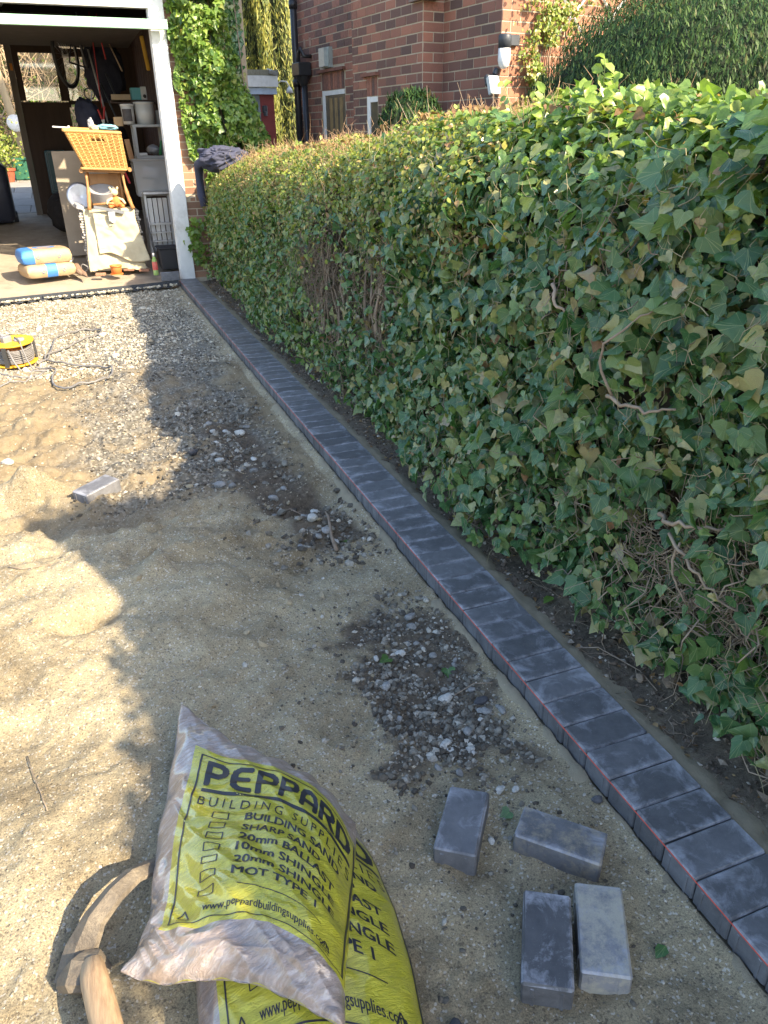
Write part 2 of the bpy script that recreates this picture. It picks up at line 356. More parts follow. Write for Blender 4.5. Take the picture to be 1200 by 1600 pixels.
def build_ground():
    xs = np.concatenate([-np.geomspace(150, 2.6, 16), np.arange(-2.5, -1.95, .05), np.arange(-1.95, 0.70, .0105), np.arange(0.72, 3, .08), np.geomspace(3.1, 150, 16)])
    ys = [-150, -60, -20, -8, -4, -2, -1, -.5, 0.0, .2]; y = 0.4
    while y < 9.3: ys.append(y); y += 0.0095 if y < 2.2 else min(0.0095 + (y - 2.2) * 0.0045, 0.03)
    ys = np.array(ys + [9.4, 9.8, 10.5, 12, 14, 16, 18, 20, 24, 26, 30, 50, 150], float)
    X, Y = np.meshgrid(xs, ys); Z = gz(X, Y); nx, ny = len(xs), len(ys)
    V = np.stack([X, Y, Z], -1).reshape(-1, 3)
    i = np.arange(nx * ny).reshape(ny, nx); F = np.stack([i[:-1, :-1], i[:-1, 1:], i[1:, 1:], i[1:, :-1]], -1).reshape(-1, 4)
    x = V[:, 0]; y = V[:, 1]; wob = fbm(x, y, 2.5, 3, 61) * 0.5
    T = np.ones((len(V), 4))
    grav = sst(5.5, 6.3, y + wob) * (x < 0.0); grav *= sst(-.02, -.22, x)
    soilB = sst(1.2, .5, ((x + .26) / .24) ** 2 + ((y - 1.65) / .43) ** 2 + 1.6 * fbm(x, y, 5, 2, 8) + fbm(x, y, 18, 2, 9) * .8)
    cl = -0.42 + (4.3 - y) * 0.12
    soilA = sst(1.0, .4, ((x - cl) / .17) ** 2 + wob) * sst(2.45, 2.7, y) * sst(4.6, 4.2, y)
    soilC = sst(.17, .3, x + wob * .08)
    T[:, 0] = grav; T[:, 1] = np.clip(soilA + soilB, 0, 1) * (x < 0) + soilC * (x > .1)
    T[:, 2] = np.clip(sst(3.08, 3.35, y + wob * .35) * sst(6.4, 5.6, y + wob) * (x < -.05) - 1.1 * gau(x, y, -1.42, 3.56, .26, .17), 0, 1) + .6 * gau(x, y, -1.17, 2.29, .10, .06)
    T[:, 3] = sst(-1.35, -1.0, x + wob * .6) * sst(-.06, -.26, x + wob * .12) * sst(3.0, 3.6, y + wob * .6) * sst(8.4, 7.2, y + wob)
    me = npmesh('ground', V, F, T, smooth=True)
    m, t, b = nodes('ground_surface'); tc = N(t, 'ShaderNodeTexCoord'); v = tc.outputs['Object']
    at = N(t, 'ShaderNodeAttribute', attribute_name='tint'); sep = N(t, 'ShaderNodeSeparateColor'); t.links.new(at.outputs['Color'], sep.inputs[0])
    f1 = noise(t, v, 1.8, 8, .65); f2 = noise(t, v, 260, 4, .8); f3 = noise(t, v, 900, 2, .8)
    vo = N(t, 'ShaderNodeTexVoronoi'); vo.inputs['Scale'].default_value = 210; t.links.new(v, vo.inputs['Vector'])
    vs = N(t, 'ShaderNodeSeparateColor'); t.links.new(vo.outputs['Color'], vs.inputs[0])
    sand = ramp(t, f1, [(.32, (.32, .265, .170)), (.5, (.42, .355, .232)), (.7, (.49, .42, .28))])
    sand = mix(t, 1.0, sand, ramp(t, f2, [(.34, (.50, .50, .50)), (.5, (1, 1, 1)), (.66, (1.36, 1.34, 1.27))]), 'MULTIPLY')
    sand = mix(t, mth(t, 'MULTIPLY', mth(t, 'GREATER_THAN', vs.outputs[0], .93), .65), sand, (.68, .65, .57))
    sand = mix(t, mth(t, 'MULTIPLY', mth(t, 'LESS_THAN', vs.outputs[1], .07), .6), sand, (.13, .11, .085))
    vg = N(t, 'ShaderNodeTexVoronoi'); vg.inputs['Scale'].default_value = 75; t.links.new(v, vg.inputs['Vector'])
    gs = N(t, 'ShaderNodeSeparateColor'); t.links.new(vg.outputs['Color'], gs.inputs[0])
    damp = ramp(t, noise(t, v, 2.6, 7, .68, .4), [(.36, (.66, .63, .60)), (.52, (1, 1, 1)), (.68, (1.10, 1.09, 1.06))]); sand = mix(t, 1.0, sand, damp, 'MULTIPLY')
    grv = ramp(t, gs.outputs[0], [(0, (.18, .155, .115)), (.5, (.32, .285, .22)), (1, (.50, .46, .37))])
    grv = mix(t, ramp(t, noise(t, v, 2.7, 6, .7), [(.42, (0, 0, 0)), (.62, (1, 1, 1))]), grv, (.22, .18, .12))
    soil = ramp(t, noise(t, v, 45, 8, .75), [(.3, (.065, .050, .036)), (.55, (.145, .115, .083)), (.8, (.27, .225, .165))])
    brn = ramp(t, noise(t, v, 14, 8, .75), [(.3, (.17, .125, .07)), (.7, (.33, .26, .16))])
    c = mix(t, sep.outputs[2], sand, mix(t, .85, sand, brn)); c = mix(t, sep.outputs[0], c, grv)
    gd = ramp(t, gs.outputs[1], [(0, (.085, .080, .068)), (.5, (.17, .16, .135)), (.85, (.26, .245, .21)), (1, (.42, .40, .34))]); pt = ramp(t, noise(t, v, 3.4, 7, .7, .5), [(.36, (.15, .15, .15)), (.52, (1, 1, 1))])
    c = mix(t, mth(t, 'MULTIPLY', mth(t, 'MULTIPLY', at.outputs['Alpha'], pt), .88), c, gd); c = mix(t, mth(t, 'MULTIPLY', sep.outputs[1], .95), c, soil)
    t.links.new(c, b.inputs['Base Color']); b.inputs['Roughness'].default_value = .93; b.inputs['Specular IOR Level'].default_value = .25
    h = mth(t, 'ADD', mth(t, 'MULTIPLY', f2, 1.0), mth(t, 'MULTIPLY', vo.outputs['Distance'], -.5))
    nb = bump(t, h, .9, .0035); nb = bump(t, noise(t, v, 55, 7, .78), .8, .012, nb); nb = bump(t, f3, .5, .001, nb)
    t.links.new(nb, b.inputs['Normal']); me.materials.append(m)
    tag(link('ground', me), kind='structure')
build_ground()

def scatter(n, x0, x1, y0, y1):
    return rng.uniform(x0, x1, n), rng.uniform(y0, y1, n)
def put(x, y, s, sink=.2): return np.stack([x, y, gz(x, y) + s * (0.5 - sink)], 1)
def gravels():
    # hardcore in the far half of the drive
    x, y = scatter(17000, -2.35, -0.05, 5.7, 9.08); k = (vn(x * 2.2, y * 2.2, 5) > -.22) | (rng.random(len(x)) < .35); x, y = x[k], y[k]
    s = rng.gamma(2.4, .0022, len(x)) + .002; s = np.clip(s, .002, .016)
    tag(stones('gravel', OCT, put(x, y, s), s, M_ST_PALE), 'bed of pale crushed limestone hardcore before the garage', 'gravel', kind='stuff')
    # grit on the sand
    x, y = scatter(13000, -1.75, -0.01, 0.55, 3.4); s = rng.gamma(2.0, .0006, len(x)) + .0008; s = np.clip(s, .0008, .005)
    tag(stones('grit', OCT, put(x, y, s, .1), s, M_ST_SAND), 'coarse grit in the damp building sand of the foreground', 'grit', kind='stuff')
    x, y = scatter(4500, -2.0, -0.02, 3.2, 5.9); s = np.clip(rng.gamma(2.0, .0012, len(x)) + .0015, .001, .012)
    tag(stones('grit', OCT, put(x, y, s, .1), s, M_ST_SAND), 'scattered grit on the brown trodden ground in the middle', 'grit', kind='stuff')
    x, y = scatter(7500, -1.25, -.10, 3.3, 8.0); k = (x > -1.25 + .25 * vn(y * 2, y, 3)) & (vn(x * 3, y * 3, 6) > -.2); x, y = x[k], y[k]; s = np.clip(rng.gamma(1.8, .0022, len(x)) + .0018, .002, .014)
    tag(stones('crushed_rubble', OCT, put(x, y, s), s, M_ST_GREY), 'dark crushed rubble showing through the sand in the shaded middle', 'rubble', kind='stuff')
    # rubble patches
    x = rng.normal(-.25, .14, 5600); y = rng.normal(1.62, .32, 5600); k = (x < -.03) & (vn(x * 14, y * 14, 3) > -.30) & (((x + .26 - .12 * sst(1.7, 2.1, y)) / .24) ** 2 + ((y - 1.65) / .45) ** 2 + 1.6 * fbm(x, y, 5, 2, 8) < .95); x, y = x[k], y[k]
    s = np.clip(rng.gamma(1.6, .0023, len(x)) + .0014, .001, .012)
    tag(stones('rubble', ICO, put(x, y, s), s, M_ST_GREY), 'small dark rubble filling the bare patch beside the pavers', 'rubble', kind='stuff')
    x = rng.normal(-.27, .20, 1500); y = rng.normal(1.62, .42, 1500); k = (x < -.03) & (x > -.75); x, y = x[k], y[k]; s = np.clip(rng.gamma(1.5, .0018, len(x)) + .001, .001, .008)
    tag(stones('rubble', ICO, put(x, y, s), s, M_ST_GREY), 'stray small stones thinning out round the near rubble patch', 'rubble', kind='stuff')
    y = rng.uniform(2.45, 4.7, 3200); x = -0.42 + (4.3 - y) * .12 + rng.normal(0, .15, len(y)); k = (x < -.04) & (fbm(x, y, 3, 3, 12) > -.12); x, y = x[k], y[k]
    s = np.clip(rng.gamma(1.7, .0028, len(x)) + .0018, .002, .017)
    tag(stones('rubble', ICO, put(x, y, s), s, M_ST_GREY), 'dark broken rubble in the long trodden channel', 'rubble', kind='stuff')
    # soil strip litter
    y = rng.uniform(.6, 9.1, 9000); x = rng.uniform(.21, .56, len(y)); s = np.clip(rng.gamma(1.7, .0022, len(x)) + .0015, .001, .014)
    tag(stones('soil_crumbs', OCT, put(x, y, s), s, stone_mat('soil_crumb', [(0, (.06, .045, .03)), (.6, (.16, .115, .08)), (.88, (.28, .22, .16)), (1, (.55, .5, .42))])), 'crumbs of dark soil and grit under the hedge', 'soil', kind='stuff')
    n = 700; y = rng.uniform(.6, 9.1, n); x = rng.uniform(.22, .60, n); P0 = np.stack([x, y, gz(x, y) + .006], 1); a = rng.uniform(0, 6.28, n); L = rng.uniform(.02, .10, n)
    P1 = P0 + np.stack([np.cos(a) * L, np.sin(a) * L, rng.uniform(0, .02, n)], 1)
    tag(sticks('twig_litter', P0, P1, .0013, M_TWIG, bend=.12), 'thin dead twigs littering the soil under the hedge', 'twigs', kind='stuff')
gravels()

# ------------------------------------------------------------------ paver edging
def paver_mat(name='charcoal_paver', dark=1.0, dust=0.35, dthr=.60, dcol=(.26, .22, .16), bl=.62):
    m, t, b = nodes(name); tc = N(t, 'ShaderNodeTexCoord'); oi = N(t, 'ShaderNodeObjectInfo')
    cx = N(t, 'ShaderNodeCombineXYZ'); r = mth(t, 'MULTIPLY', oi.outputs['Random'], 37.0)
    for i in range(3): t.links.new(r, cx.inputs[i])
    ad = N(t, 'ShaderNodeVectorMath', operation='ADD'); t.links.new(tc.outputs['Object'], ad.inputs[0]); t.links.new(cx.outputs[0], ad.inputs[1]); v = ad.outputs[0]
    c = ramp(t, noise(t, v, 22, 8, .7), [(.3, (.080 * dark, .081 * dark, .087 * dark)), (.7, (.140 * dark, .141 * dark, .148 * dark))])
    hs = N(t, 'ShaderNodeHueSaturation'); t.links.new(c, hs.inputs['Color']); vv = mth(t, 'MULTIPLY_ADD', oi.outputs['Random'], .5); t.nodes[-1].inputs[2].default_value = .8; t.links.new(vv, hs.inputs['Value']); c = hs.outputs[0]
    # pale bloom: cloudy patches, stronger towards the arrises
    sx = N(t, 'ShaderNodeSeparateXYZ'); t.links.new(tc.outputs['Object'], sx.inputs[0])
    ex = ramp(t, mth(t, 'ABSOLUTE', sx.outputs[0]), [(.060, (0, 0, 0)), (.098, (1, 1, 1))]); ey = ramp(t, mth(t, 'ABSOLUTE', sx.outputs[1]), [(.030, (0, 0, 0)), (.048, (1, 1, 1))])
    e = mth(t, 'MULTIPLY', mth(t, 'MAXIMUM', ex, ey), .13)
    f = mth(t, 'ADD', noise(t, v, 13, 9, .72, .5), e)
    cl = ramp(t, f, [(.54, (0, 0, 0)), (.74, (1, 1, 1))])
    ge = N(t, 'ShaderNodeNewGeometry'); gn = N(t, 'ShaderNodeSeparateXYZ'); t.links.new(ge.outputs['Normal'], gn.inputs[0]); upf = mth(t, 'MULTIPLY_ADD', mth(t, 'GREATER_THAN', gn.outputs[2], .5), .8); t.nodes[-1].inputs[2].default_value = .2
    c = mix(t, mth(t, 'MULTIPLY', mth(t, 'MULTIPLY', cl, bl), upf), c, (.42, .43, .47))
    sp = ramp(t, noise(t, v, 420, 2, .6), [(.70, (0, 0, 0)), (.74, (1, 1, 1))]); c = mix(t, mth(t, 'MULTIPLY', sp, .6), c, (.45, .44, .42))
    du = ramp(t, noise(t, v, 9, 9, .85), [(dthr, (0, 0, 0)), (dthr + .14, (1, 1, 1))]); c = mix(t, mth(t, 'MULTIPLY', du, dust), c, dcol)
    t.links.new(c, b.inputs['Base Color']); b.inputs['Roughness'].default_value = .50; b.inputs['Specular IOR Level'].default_value = .5
    t.links.new(bump(t, noise(t, v, 350, 4, .75), .45, .0012, bump(t, noise(t, v, 40, 4, .6), .3, .002)), b.inputs['Normal']); return m
M_PAV = paver_mat()
def paver_mesh(sd, L=.1985, W=.0985, H=.068):
    mb = MB(); mb.box((0, 0, 0), (L, W, H), bev=.0045)
    for sx in (-1, 1):           # spacer nibs on the ends and sides
        for k in (-.028, .028): mb.box((sx * (L / 2), k, -.006), (.0026, .007, H - .014))
        for k in (-.06, .06): mb.box((k, sx * (W / 2), -.006), (.007, .0026, H - .014))
    bmesh.ops.recalc_face_normals(mb.bm, faces=mb.bm.faces); r2 = random.Random(sd)
    for v in mb.bm.verts: v.co += Vector([r2.uniform(-.0008, .0008) for _ in range(3)])
    me = bpy.data.meshes.new('paver'); mb.bm.to_mesh(me); mb.bm.free(); me.materials.append(M_PAV); return me
PAV = [paver_mesh(i) for i in range(6)]
def edging():
    root = tag(bpy.data.objects.new('paver_edging', None), kind='structure'); COL.objects.link(root)
    y = 1.083 - .1010 * 7
    k = 0
    while y < 9.17:
        o = link('paver', PAV[k % 6], root); o.location = (.1 + random.uniform(-.0012, .0012), y + .0505, -.034 + random.uniform(-.0012, .0012))
        o.rotation_euler = (random.uniform(-.006, .006), random.uniform(-.004, .004), random.uniform(-.004, .004) + (math.pi if random.random() < .5 else 0)); y += .1010; k += 1
    # concrete haunch along both sides
    n = 420; yy = np.linspace(.3, 9.15, n); X = np.array([-.055, -.03, -.006, .004, .196, .206, .250, .300]); Zp = np.array([-.12, -.072, -.058, -.075, -.075, -.020, -.028, -.055])
    P = np.zeros((n, 8, 3)); P[:, :, 0] = X + fbm(yy[:, None] + X * 0, X + 0 * yy[:, None], 14, 3, 71) * .018 * (np.array([1, 1, 0, 0, 0, 0, 1, 1])); P[:, :, 1] = yy[:, None]
    P[:, :, 2] = Zp + fbm(yy[:, None] + 5, X + 0 * yy[:, None], 24, 3, 73) * .020 * (np.array([1, 1, 1, 0, 0, 1, 1, 1]))
    i = np.arange(n * 8).reshape(n, 8); F = np.stack([i[:-1, :-1], i[:-1, 1:], i[1:, 1:], i[1:, :-1]], -1).reshape(-1, 4)
    link('haunch', npmesh('haunch', P.reshape(-1, 3), F, smooth=True), root, pm('bedding_mortar', (.24, .205, .14), (.33, .28, .19), 18, .95, bs=.9, bd=.004, bscale=220))
edging()
def string_line():
    t = thing('string_line', 'taut red builder\'s string along the left edge of the pavers', 'string line')
    mb = MB(); mb.tube([(-.0075, y, .006 + .0006 * math.sin(y * 3)) for y in np.linspace(.25, 9.08, 60)], .00135, 5)
    mb.build('string', pm('red_string', (.62, .10, .06), (.50, .07, .05), 200, .7), t)
string_line()

def loose_block(label, corners, z, tilt=(0, 0), mat=None):
    """corners: two ends of the long axis on the ground plane"""
    a, b = Vector(corners[0]), Vector(corners[1]); c = (a + b) / 2; ang = math.atan2((b - a).y, (b - a).x)
    me = PAV[random.randrange(6)].copy(); o = link('loose_paver', me)
    if mat: me.materials.clear(); me.materials.append(mat)
    o.location = (c.x, c.y, z - .034); o.rotation_euler = (tilt[0], tilt[1], ang)
    return tag(o, label, 'paving block')
M_PSAND = paver_mat('sandy_paver', 1.1, .75, .50, (.34, .29, .20)); M_PDUST = paver_mat('dusty_paver', 1.5, .85, .44, (.40, .37, .29), .8); M_PWET = paver_mat('damp_paver', .62, .25, .60, (.3, .28, .22), .75)
loose_block('plain dark block lying lengthwise in the rubble, left of the others', ((-.324, 1.199), (-.441, 1.045)), -.018, (.05, -.03))
loose_block('block lying crosswise with a sandy smear on its top, nearest the string', ((-.262, 1.070), (-.122, .929)), -.016, (-.03, .02), M_PSAND)
loose_block('dark wet-looking block with pale rim, left one of the touching pair', ((-.300, .885), (-.414, .700)), -.010, (.04, .05), M_PWET)
loose_block('sand-dusted grey block, right one of the touching pair', ((-.186, .862), (-.288, .690)), -.022, (.03, .02), M_PDUST)
loose_block('block half buried in sunlit sand behind the heap', ((-1.205, 3.41), (-1.03, 3.55)), -.006, (.04, -.05))

# ------------------------------------------------------------------ individual stones, leaves, twigs on the ground
STM = {}
def one_stone(x, y, s, mat, label, group=None, flat=.62, name='stone', dz=0):
    me = stones_mesh(s, flat, mat)
    o = link(name, me, None, mat); o.location = (x, y, float(gz(x, y)) + s * .42 + dz); o.rotation_euler = (random.uniform(-.3, .3), random.uniform(-.3, .3), random.uniform(0, 6.28))
    return tag(o, label, 'stone', group)
def stones_mesh(s, flat, mat):
    bm = bmesh.new(); bmesh.ops.create_icosphere(bm, subdivisions=2, radius=1)
    dirs = [Vector([random.gauss(0, 1) for _ in range(3)]).normalized() for _ in range(9)]
    for v in bm.verts:
        r = 1.0
        for d in dirs:                 # chipped facets
            q = v.co.dot(d)
            if q > .68: v.co -= d * (q - .68) * .85
        v.co = Vector((v.co.x * 1.15, v.co.y * .85, v.co.z * flat)) * s * 1.1 * (1 + random.gauss(0, .03))
    me = bpy.data.meshes.new('stone'); bm.to_mesh(me); bm.free()
    a = me.attributes.new('tint', 'FLOAT_COLOR', 'POINT'); tv = random.random()
    for d in a.data: d.color = (tv, 0, 0, 1)
    return me
M_ST_LIGHT = stone_mat('pale_stone', [(0, (.42, .41, .37)), (1, (.50, .49, .45))])
M_ST_DARK = stone_mat('dark_stone', [(0, (.05, .05, .055)), (1, (.09, .09, .095))])
M_ST_MID = stone_mat('mid_stone', [(0, (.20, .195, .18)), (1, (.28, .275, .26))])
M_ST_CLAY = stone_mat('clay_lump', [(0, (.22, .16, .11)), (1, (.30, .22, .15))])
named = [(-.205, 1.60, .021, M_ST_LIGHT, 'largest pale rounded stone, centre of the near rubble patch'),
 (-.118, 1.500, .016, M_ST_MID, 'bluish grey stone in the near rubble below the black one'),
 (-.110, 1.545, .019, M_ST_DARK, 'black round stone at the right of the near rubble patch'),
 (-.075, 1.475, .015, M_ST_MID, 'grey stone nearest the pavers at the right rim of the rubble'),
 (-.245, 1.860, .018, M_ST_LIGHT, 'flat pale stone at the top of the near rubble patch'),
 (-.355, 1.700, .017, M_ST_MID, 'grey stone on the left rim of the near rubble patch'),
 (-.285, 1.420, .017, M_ST_LIGHT, 'angular pale stone low in the near rubble patch'),
 (-.225, 1.385, .012, M_ST_LIGHT, 'small whitish stone right of the angular pale one'),
 (-.200, 1.450, .018, M_ST_MID, 'long grey stone in the lower rubble patch'),
 (-.135, 2.03, .022, M_ST_MID, 'rough grey lump of concrete at the tip of the near rubble'),
 (-.150, 1.975, .018, M_ST_MID, 'second grey lump just below the concrete lump at the tip'),
 (-.300, 1.300, .013, M_ST_MID, 'grey stone touching the top of the leftmost loose block'),
 (-.235, 1.205, .014, M_ST_LIGHT, 'pale stone between the two upper loose blocks'),
 (-.195, 1.195, .011, M_ST_LIGHT, 'smaller pale stone between the two upper loose blocks'),
 (-.330, 1.075, .010, M_ST_LIGHT, 'small pale stone right of the leftmost block\'s foot'),
 (-.025, 1.085, .014, M_ST_DARK, 'dark crumbling lump between the crosswise block and the pavers'),
 (-.270, 2.780, .030, M_ST_LIGHT, 'pointed white stone at the near end of the far rubble channel'),
 (-.235, 2.700, .022, M_ST_MID, 'grey stone below the pointed white one'),
 (-.330, 4.080, .030, M_ST_LIGHT, 'pale stone on the soil bank near the top of the rubble channel'),
 (-.500, 3.760, .026, M_ST_LIGHT, 'flat pale stone left in the rubble channel'),
 (-.360, 3.560, .026, M_ST_MID, 'round grey stone midway along the rubble channel'),
 (-.560, 3.400, .028, M_ST_MID, 'left grey stone of the pair beside the rubble channel'),
 (-.505, 3.370, .024, M_ST_MID, 'right grey stone of the pair beside the rubble channel'),
 (-.62, 3.90, .030, M_ST_DARK, 'dark lump of asphalt in the shaded middle ground'),
 (-1.55, 4.15, .035, M_ST_LIGHT, 'bright stone at the left edge of the picture above the mound'),
 (.395, 1.33, .028, M_ST_CLAY, 'brown clay lump under the hedge beside the pavers'),
 (.345, 1.40, .018, M_ST_CLAY, 'small flat brown stone left of the clay lump'),
 (-.590, .735, .016, M_ST_DARK, 'dark grey lump of mortar in the sand left of the paired blocks'),
 (-.600, .690, .014, M_ST_MID, 'grey crumb of mortar just below the dark lump')]
for x, y, s, m, l in named: one_stone(x, y, s, m, l)
for i in range(26):
    a = random.uniform(0, 6.28); r = random.uniform(.2, 1) ** .5
    one_stone(-.25 + math.cos(a) * r * .19, 1.64 + math.sin(a) * r * .36, random.uniform(.008, .013), random.choice([M_ST_GREY, M_ST_MID, M_ST_LIGHT]), 'small grey stone bedded in the near rubble patch', 'small stones in the near rubble patch')
for i in range(34):
    y = random.uniform(2.55, 4.4)
    one_stone(-0.42 + (4.3 - y) * .12 + random.gauss(0, .08), y, random.uniform(.013, .022), random.choice([M_ST_GREY, M_ST_MID, M_ST_LIGHT]), 'small broken stone in the far rubble channel', 'small stones in the far rubble channel')
for i in range(30):
    one_stone(random.uniform(-1.9, -.15), random.uniform(6.0, 8.7), random.uniform(.022, .032), M_ST_PALE, 'pale crushed stone lying proud of the hardcore', 'larger stones in the hardcore')

IVT, OVT, SPT = ivy_template(), oval_template(), sprig_template()
def flat_leaf(x, y, s, mat, label, ang=None, tpl=IVT, z=None, tilt=.25, name='fallen_leaf'):
    TV, TF = tpl; me = npmesh('fallen_leaf', TV * s, TF, np.tile([random.random(), 0.1, 0, 1], (len(TV), 1)), TV[:, :2], True)
    o = link(name, me, None, mat); o.location = (x, y, (float(gz(x, y)) if z is None else z) + .012)
    o.rotation_euler = (random.uniform(-tilt, tilt), random.uniform(-tilt, tilt), random.uniform(0, 6.28) if ang is None else ang); return tag(o, label, 'leaf')
flat_leaf(-.295, 1.83, .040, M_IVYL, 'light green leaf on the left tip of the near rubble')
flat_leaf(-.135, 1.72, .040, M_IVY, 'dark green ivy leaf on the sand right of the near rubble')
flat_leaf(-.250, 1.13, .032, M_IVY, 'green leaf tucked beside the leftmost loose block')
flat_leaf(-.120, .715, .038, M_IVY, 'green leaf lying right of the sand-dusted block', tpl=OVT)
flat_leaf(-.175, 2.62, .045, M_IVYL, 'light green seedling leaf at the foot of the far rubble')
flat_leaf(.235, 3.32, .030, M_IVYL, 'small green leaf on the far edge of the pavers', tpl=OVT)
flat_leaf(.335, 1.86, .05, M_IVYL, 'yellow green oval leaf on the soil beside the pavers', tpl=OVT)
flat_leaf(.300, 5.25, .06, M_IVY, 'dark leaf fallen on the soil strip in the distance')
flat_leaf(.36, 2.35, .04, M_IVY, 'small leaf on bare soil midway under the hedge', tpl=OVT)
def clumps():
    x = rng.uniform(-1.7, -.1, 150); y = rng.uniform(1.7, 4.6, 150); s_ = np.clip(rng.gamma(2, .003, 150) + .003, .003, .016)
    o = stones('sand_clumps', ICO, put(x, y, s_, .35), s_, pm('damp_sand_clump', (.38, .32, .21), (.30, .25, .165), 60, .95, bs=.9, bd=.003, bscale=300), flat=.55); tag(o, 'crumbly clumps of damp sand lying on the heap', 'sand', kind='stuff')
    n = 900; x = rng.uniform(.22, .55, n); y = rng.uniform(.6, 9, n); P = np.stack([x, y, gz(x, y) + .008], 1)
    tag(leaf_cloud('leaf_litter', OVT, P, rng.normal(0, .3, (n, 3)) + np.array([0, 0, 1.]), rng.normal(0, 1, (n, 3)), rng.uniform(.008, .026, n), tints(n), M_DEAD), 'small dead brown leaves littering the soil under the hedge', 'leaf litter', kind='stuff')
clumps()
def one_twig(pts, r, label, mat=M_TWIG):
    mb = MB(); mb.tube(pts, r, 6); o = mb.build('twig', mat, smooth=True); return tag(o, label, 'twig')
def gp(x, y, h=.006): return (x, y, float(gz(x, y)) + h)
one_twig([gp(-.235, 2.56), gp(-.225, 2.66, .02), gp(-.205, 2.76, .04), gp(-.2, 2.82, .05)], [.009, .008, .006, .004], 'stubby upright twig at the near end of the far rubble channel')
one_twig([gp(-1.43, 2.63), gp(-1.38, 2.60), gp(-1.33, 2.60), gp(-1.29, 2.62)], .002, 'thin curved dark stalk on the sunlit sand heap')
one_twig([gp(-1.36, 1.75), gp(-1.345, 1.68), gp(-1.33, 1.62), gp(-1.315, 1.56), gp(-1.30, 1.50)], .0012, 'long dry root on the bright sand at the left edge')
one_twig([gp(-.94, 2.60), gp(-.91, 2.52), gp(-.90, 2.47), gp(-.87, 2.40)], .0016, 'fine dark root in the shaded side of the sand heap')
one_twig([gp(-.36, 3.10), gp(-.31, 3.02, .012), gp(-.26, 2.92, .014)], .003, 'pale twig lying over the far rubble')
one_twig([gp(.235, 1.62), gp(.30, 1.55, .02), gp(.36, 1.42), gp(.35, 1.33)], .002, 'curled dry stem on the soil below the hedge')
one_twig([gp(-.17, 1.60, .012), gp(-.10, 1.61, .02), gp(-.05, 1.585, .012)], .0014, 'thin bent stalk beside the black stone')
# ------------------------------------------------------------------ hedge
def top_z(y):                     # height along the hedge; unseen near end raised to throw a longer shadow
    return np.interp(y, [-3, -.6, .05, .22, .38, .58, .85, 1.15, 1.9, 2.5, 3.4, 4.2, 5.0, 6.2, 7.4, 9.2], [1.96, 1.98, 1.98, 2.34, 2.34, 1.98, 1.90, 1.50, 1.45, 1.50, 1.53, 1.46, 1.38, 1.36, 1.30, 1.16])
def face_x(y, z):                 # x of the drive-side face; bellied, undercut at the foot, rounded into the top
    y = np.asarray(y, float); z = np.asarray(z, float); tz = top_z(y)
    x = 0.35 - 0.02 * sst(.35, .05, z) - .05 * sst(2.4, 1.2, y) * sst(.9, .3, z) + fbm(y, z, 1.6, 3, 81) * .12 + fbm(y, z, 6, 2, 85) * .05
    r = np.interp(y, [.6, 1.6, 2.2, 3.3, 4.2, 9], [.22, .30, .50, .52, .42, .40]); q = np.clip((z - (tz - r)) / r, 0, 1); return x + r * (1 - np.sqrt(1 - .95 * q * q)) * 1.1
def top_s(x, y):                  # height of the clipped top, sloping down to the drive side
    e = np.interp(y, [.6, 1.5, 2.0, 3.4, 4.4, 9], [.22, .30, .52, .54, .44, .40]); q = np.clip((face_x(y, .8) + e - x) / e, 0, 1.1)
    return top_z(y) + fbm(x, y, 3.2, 3, 95) * .09 + np.clip(x - .8, 0, 1) * .08 - q ** 2 * e * .85
def hollow(y, z):                 # the bare, brown part where old stems show
    return np.clip(gau(y, z, 4.55, .66, .36, .26) * 1.2 + gau(y, z, 3.72, .72, .20, .24) * 1.2 + gau(y, z, 1.22, .36, .34, .15) * .95 + gau(y, z, 2.2, .22, .3, .08) * .4 + gau(y, z, 1.9, 1.02, .2, .08) * .5 + gau(y, z, 2.9, .95, .12, .1) * .5, 0, 1)
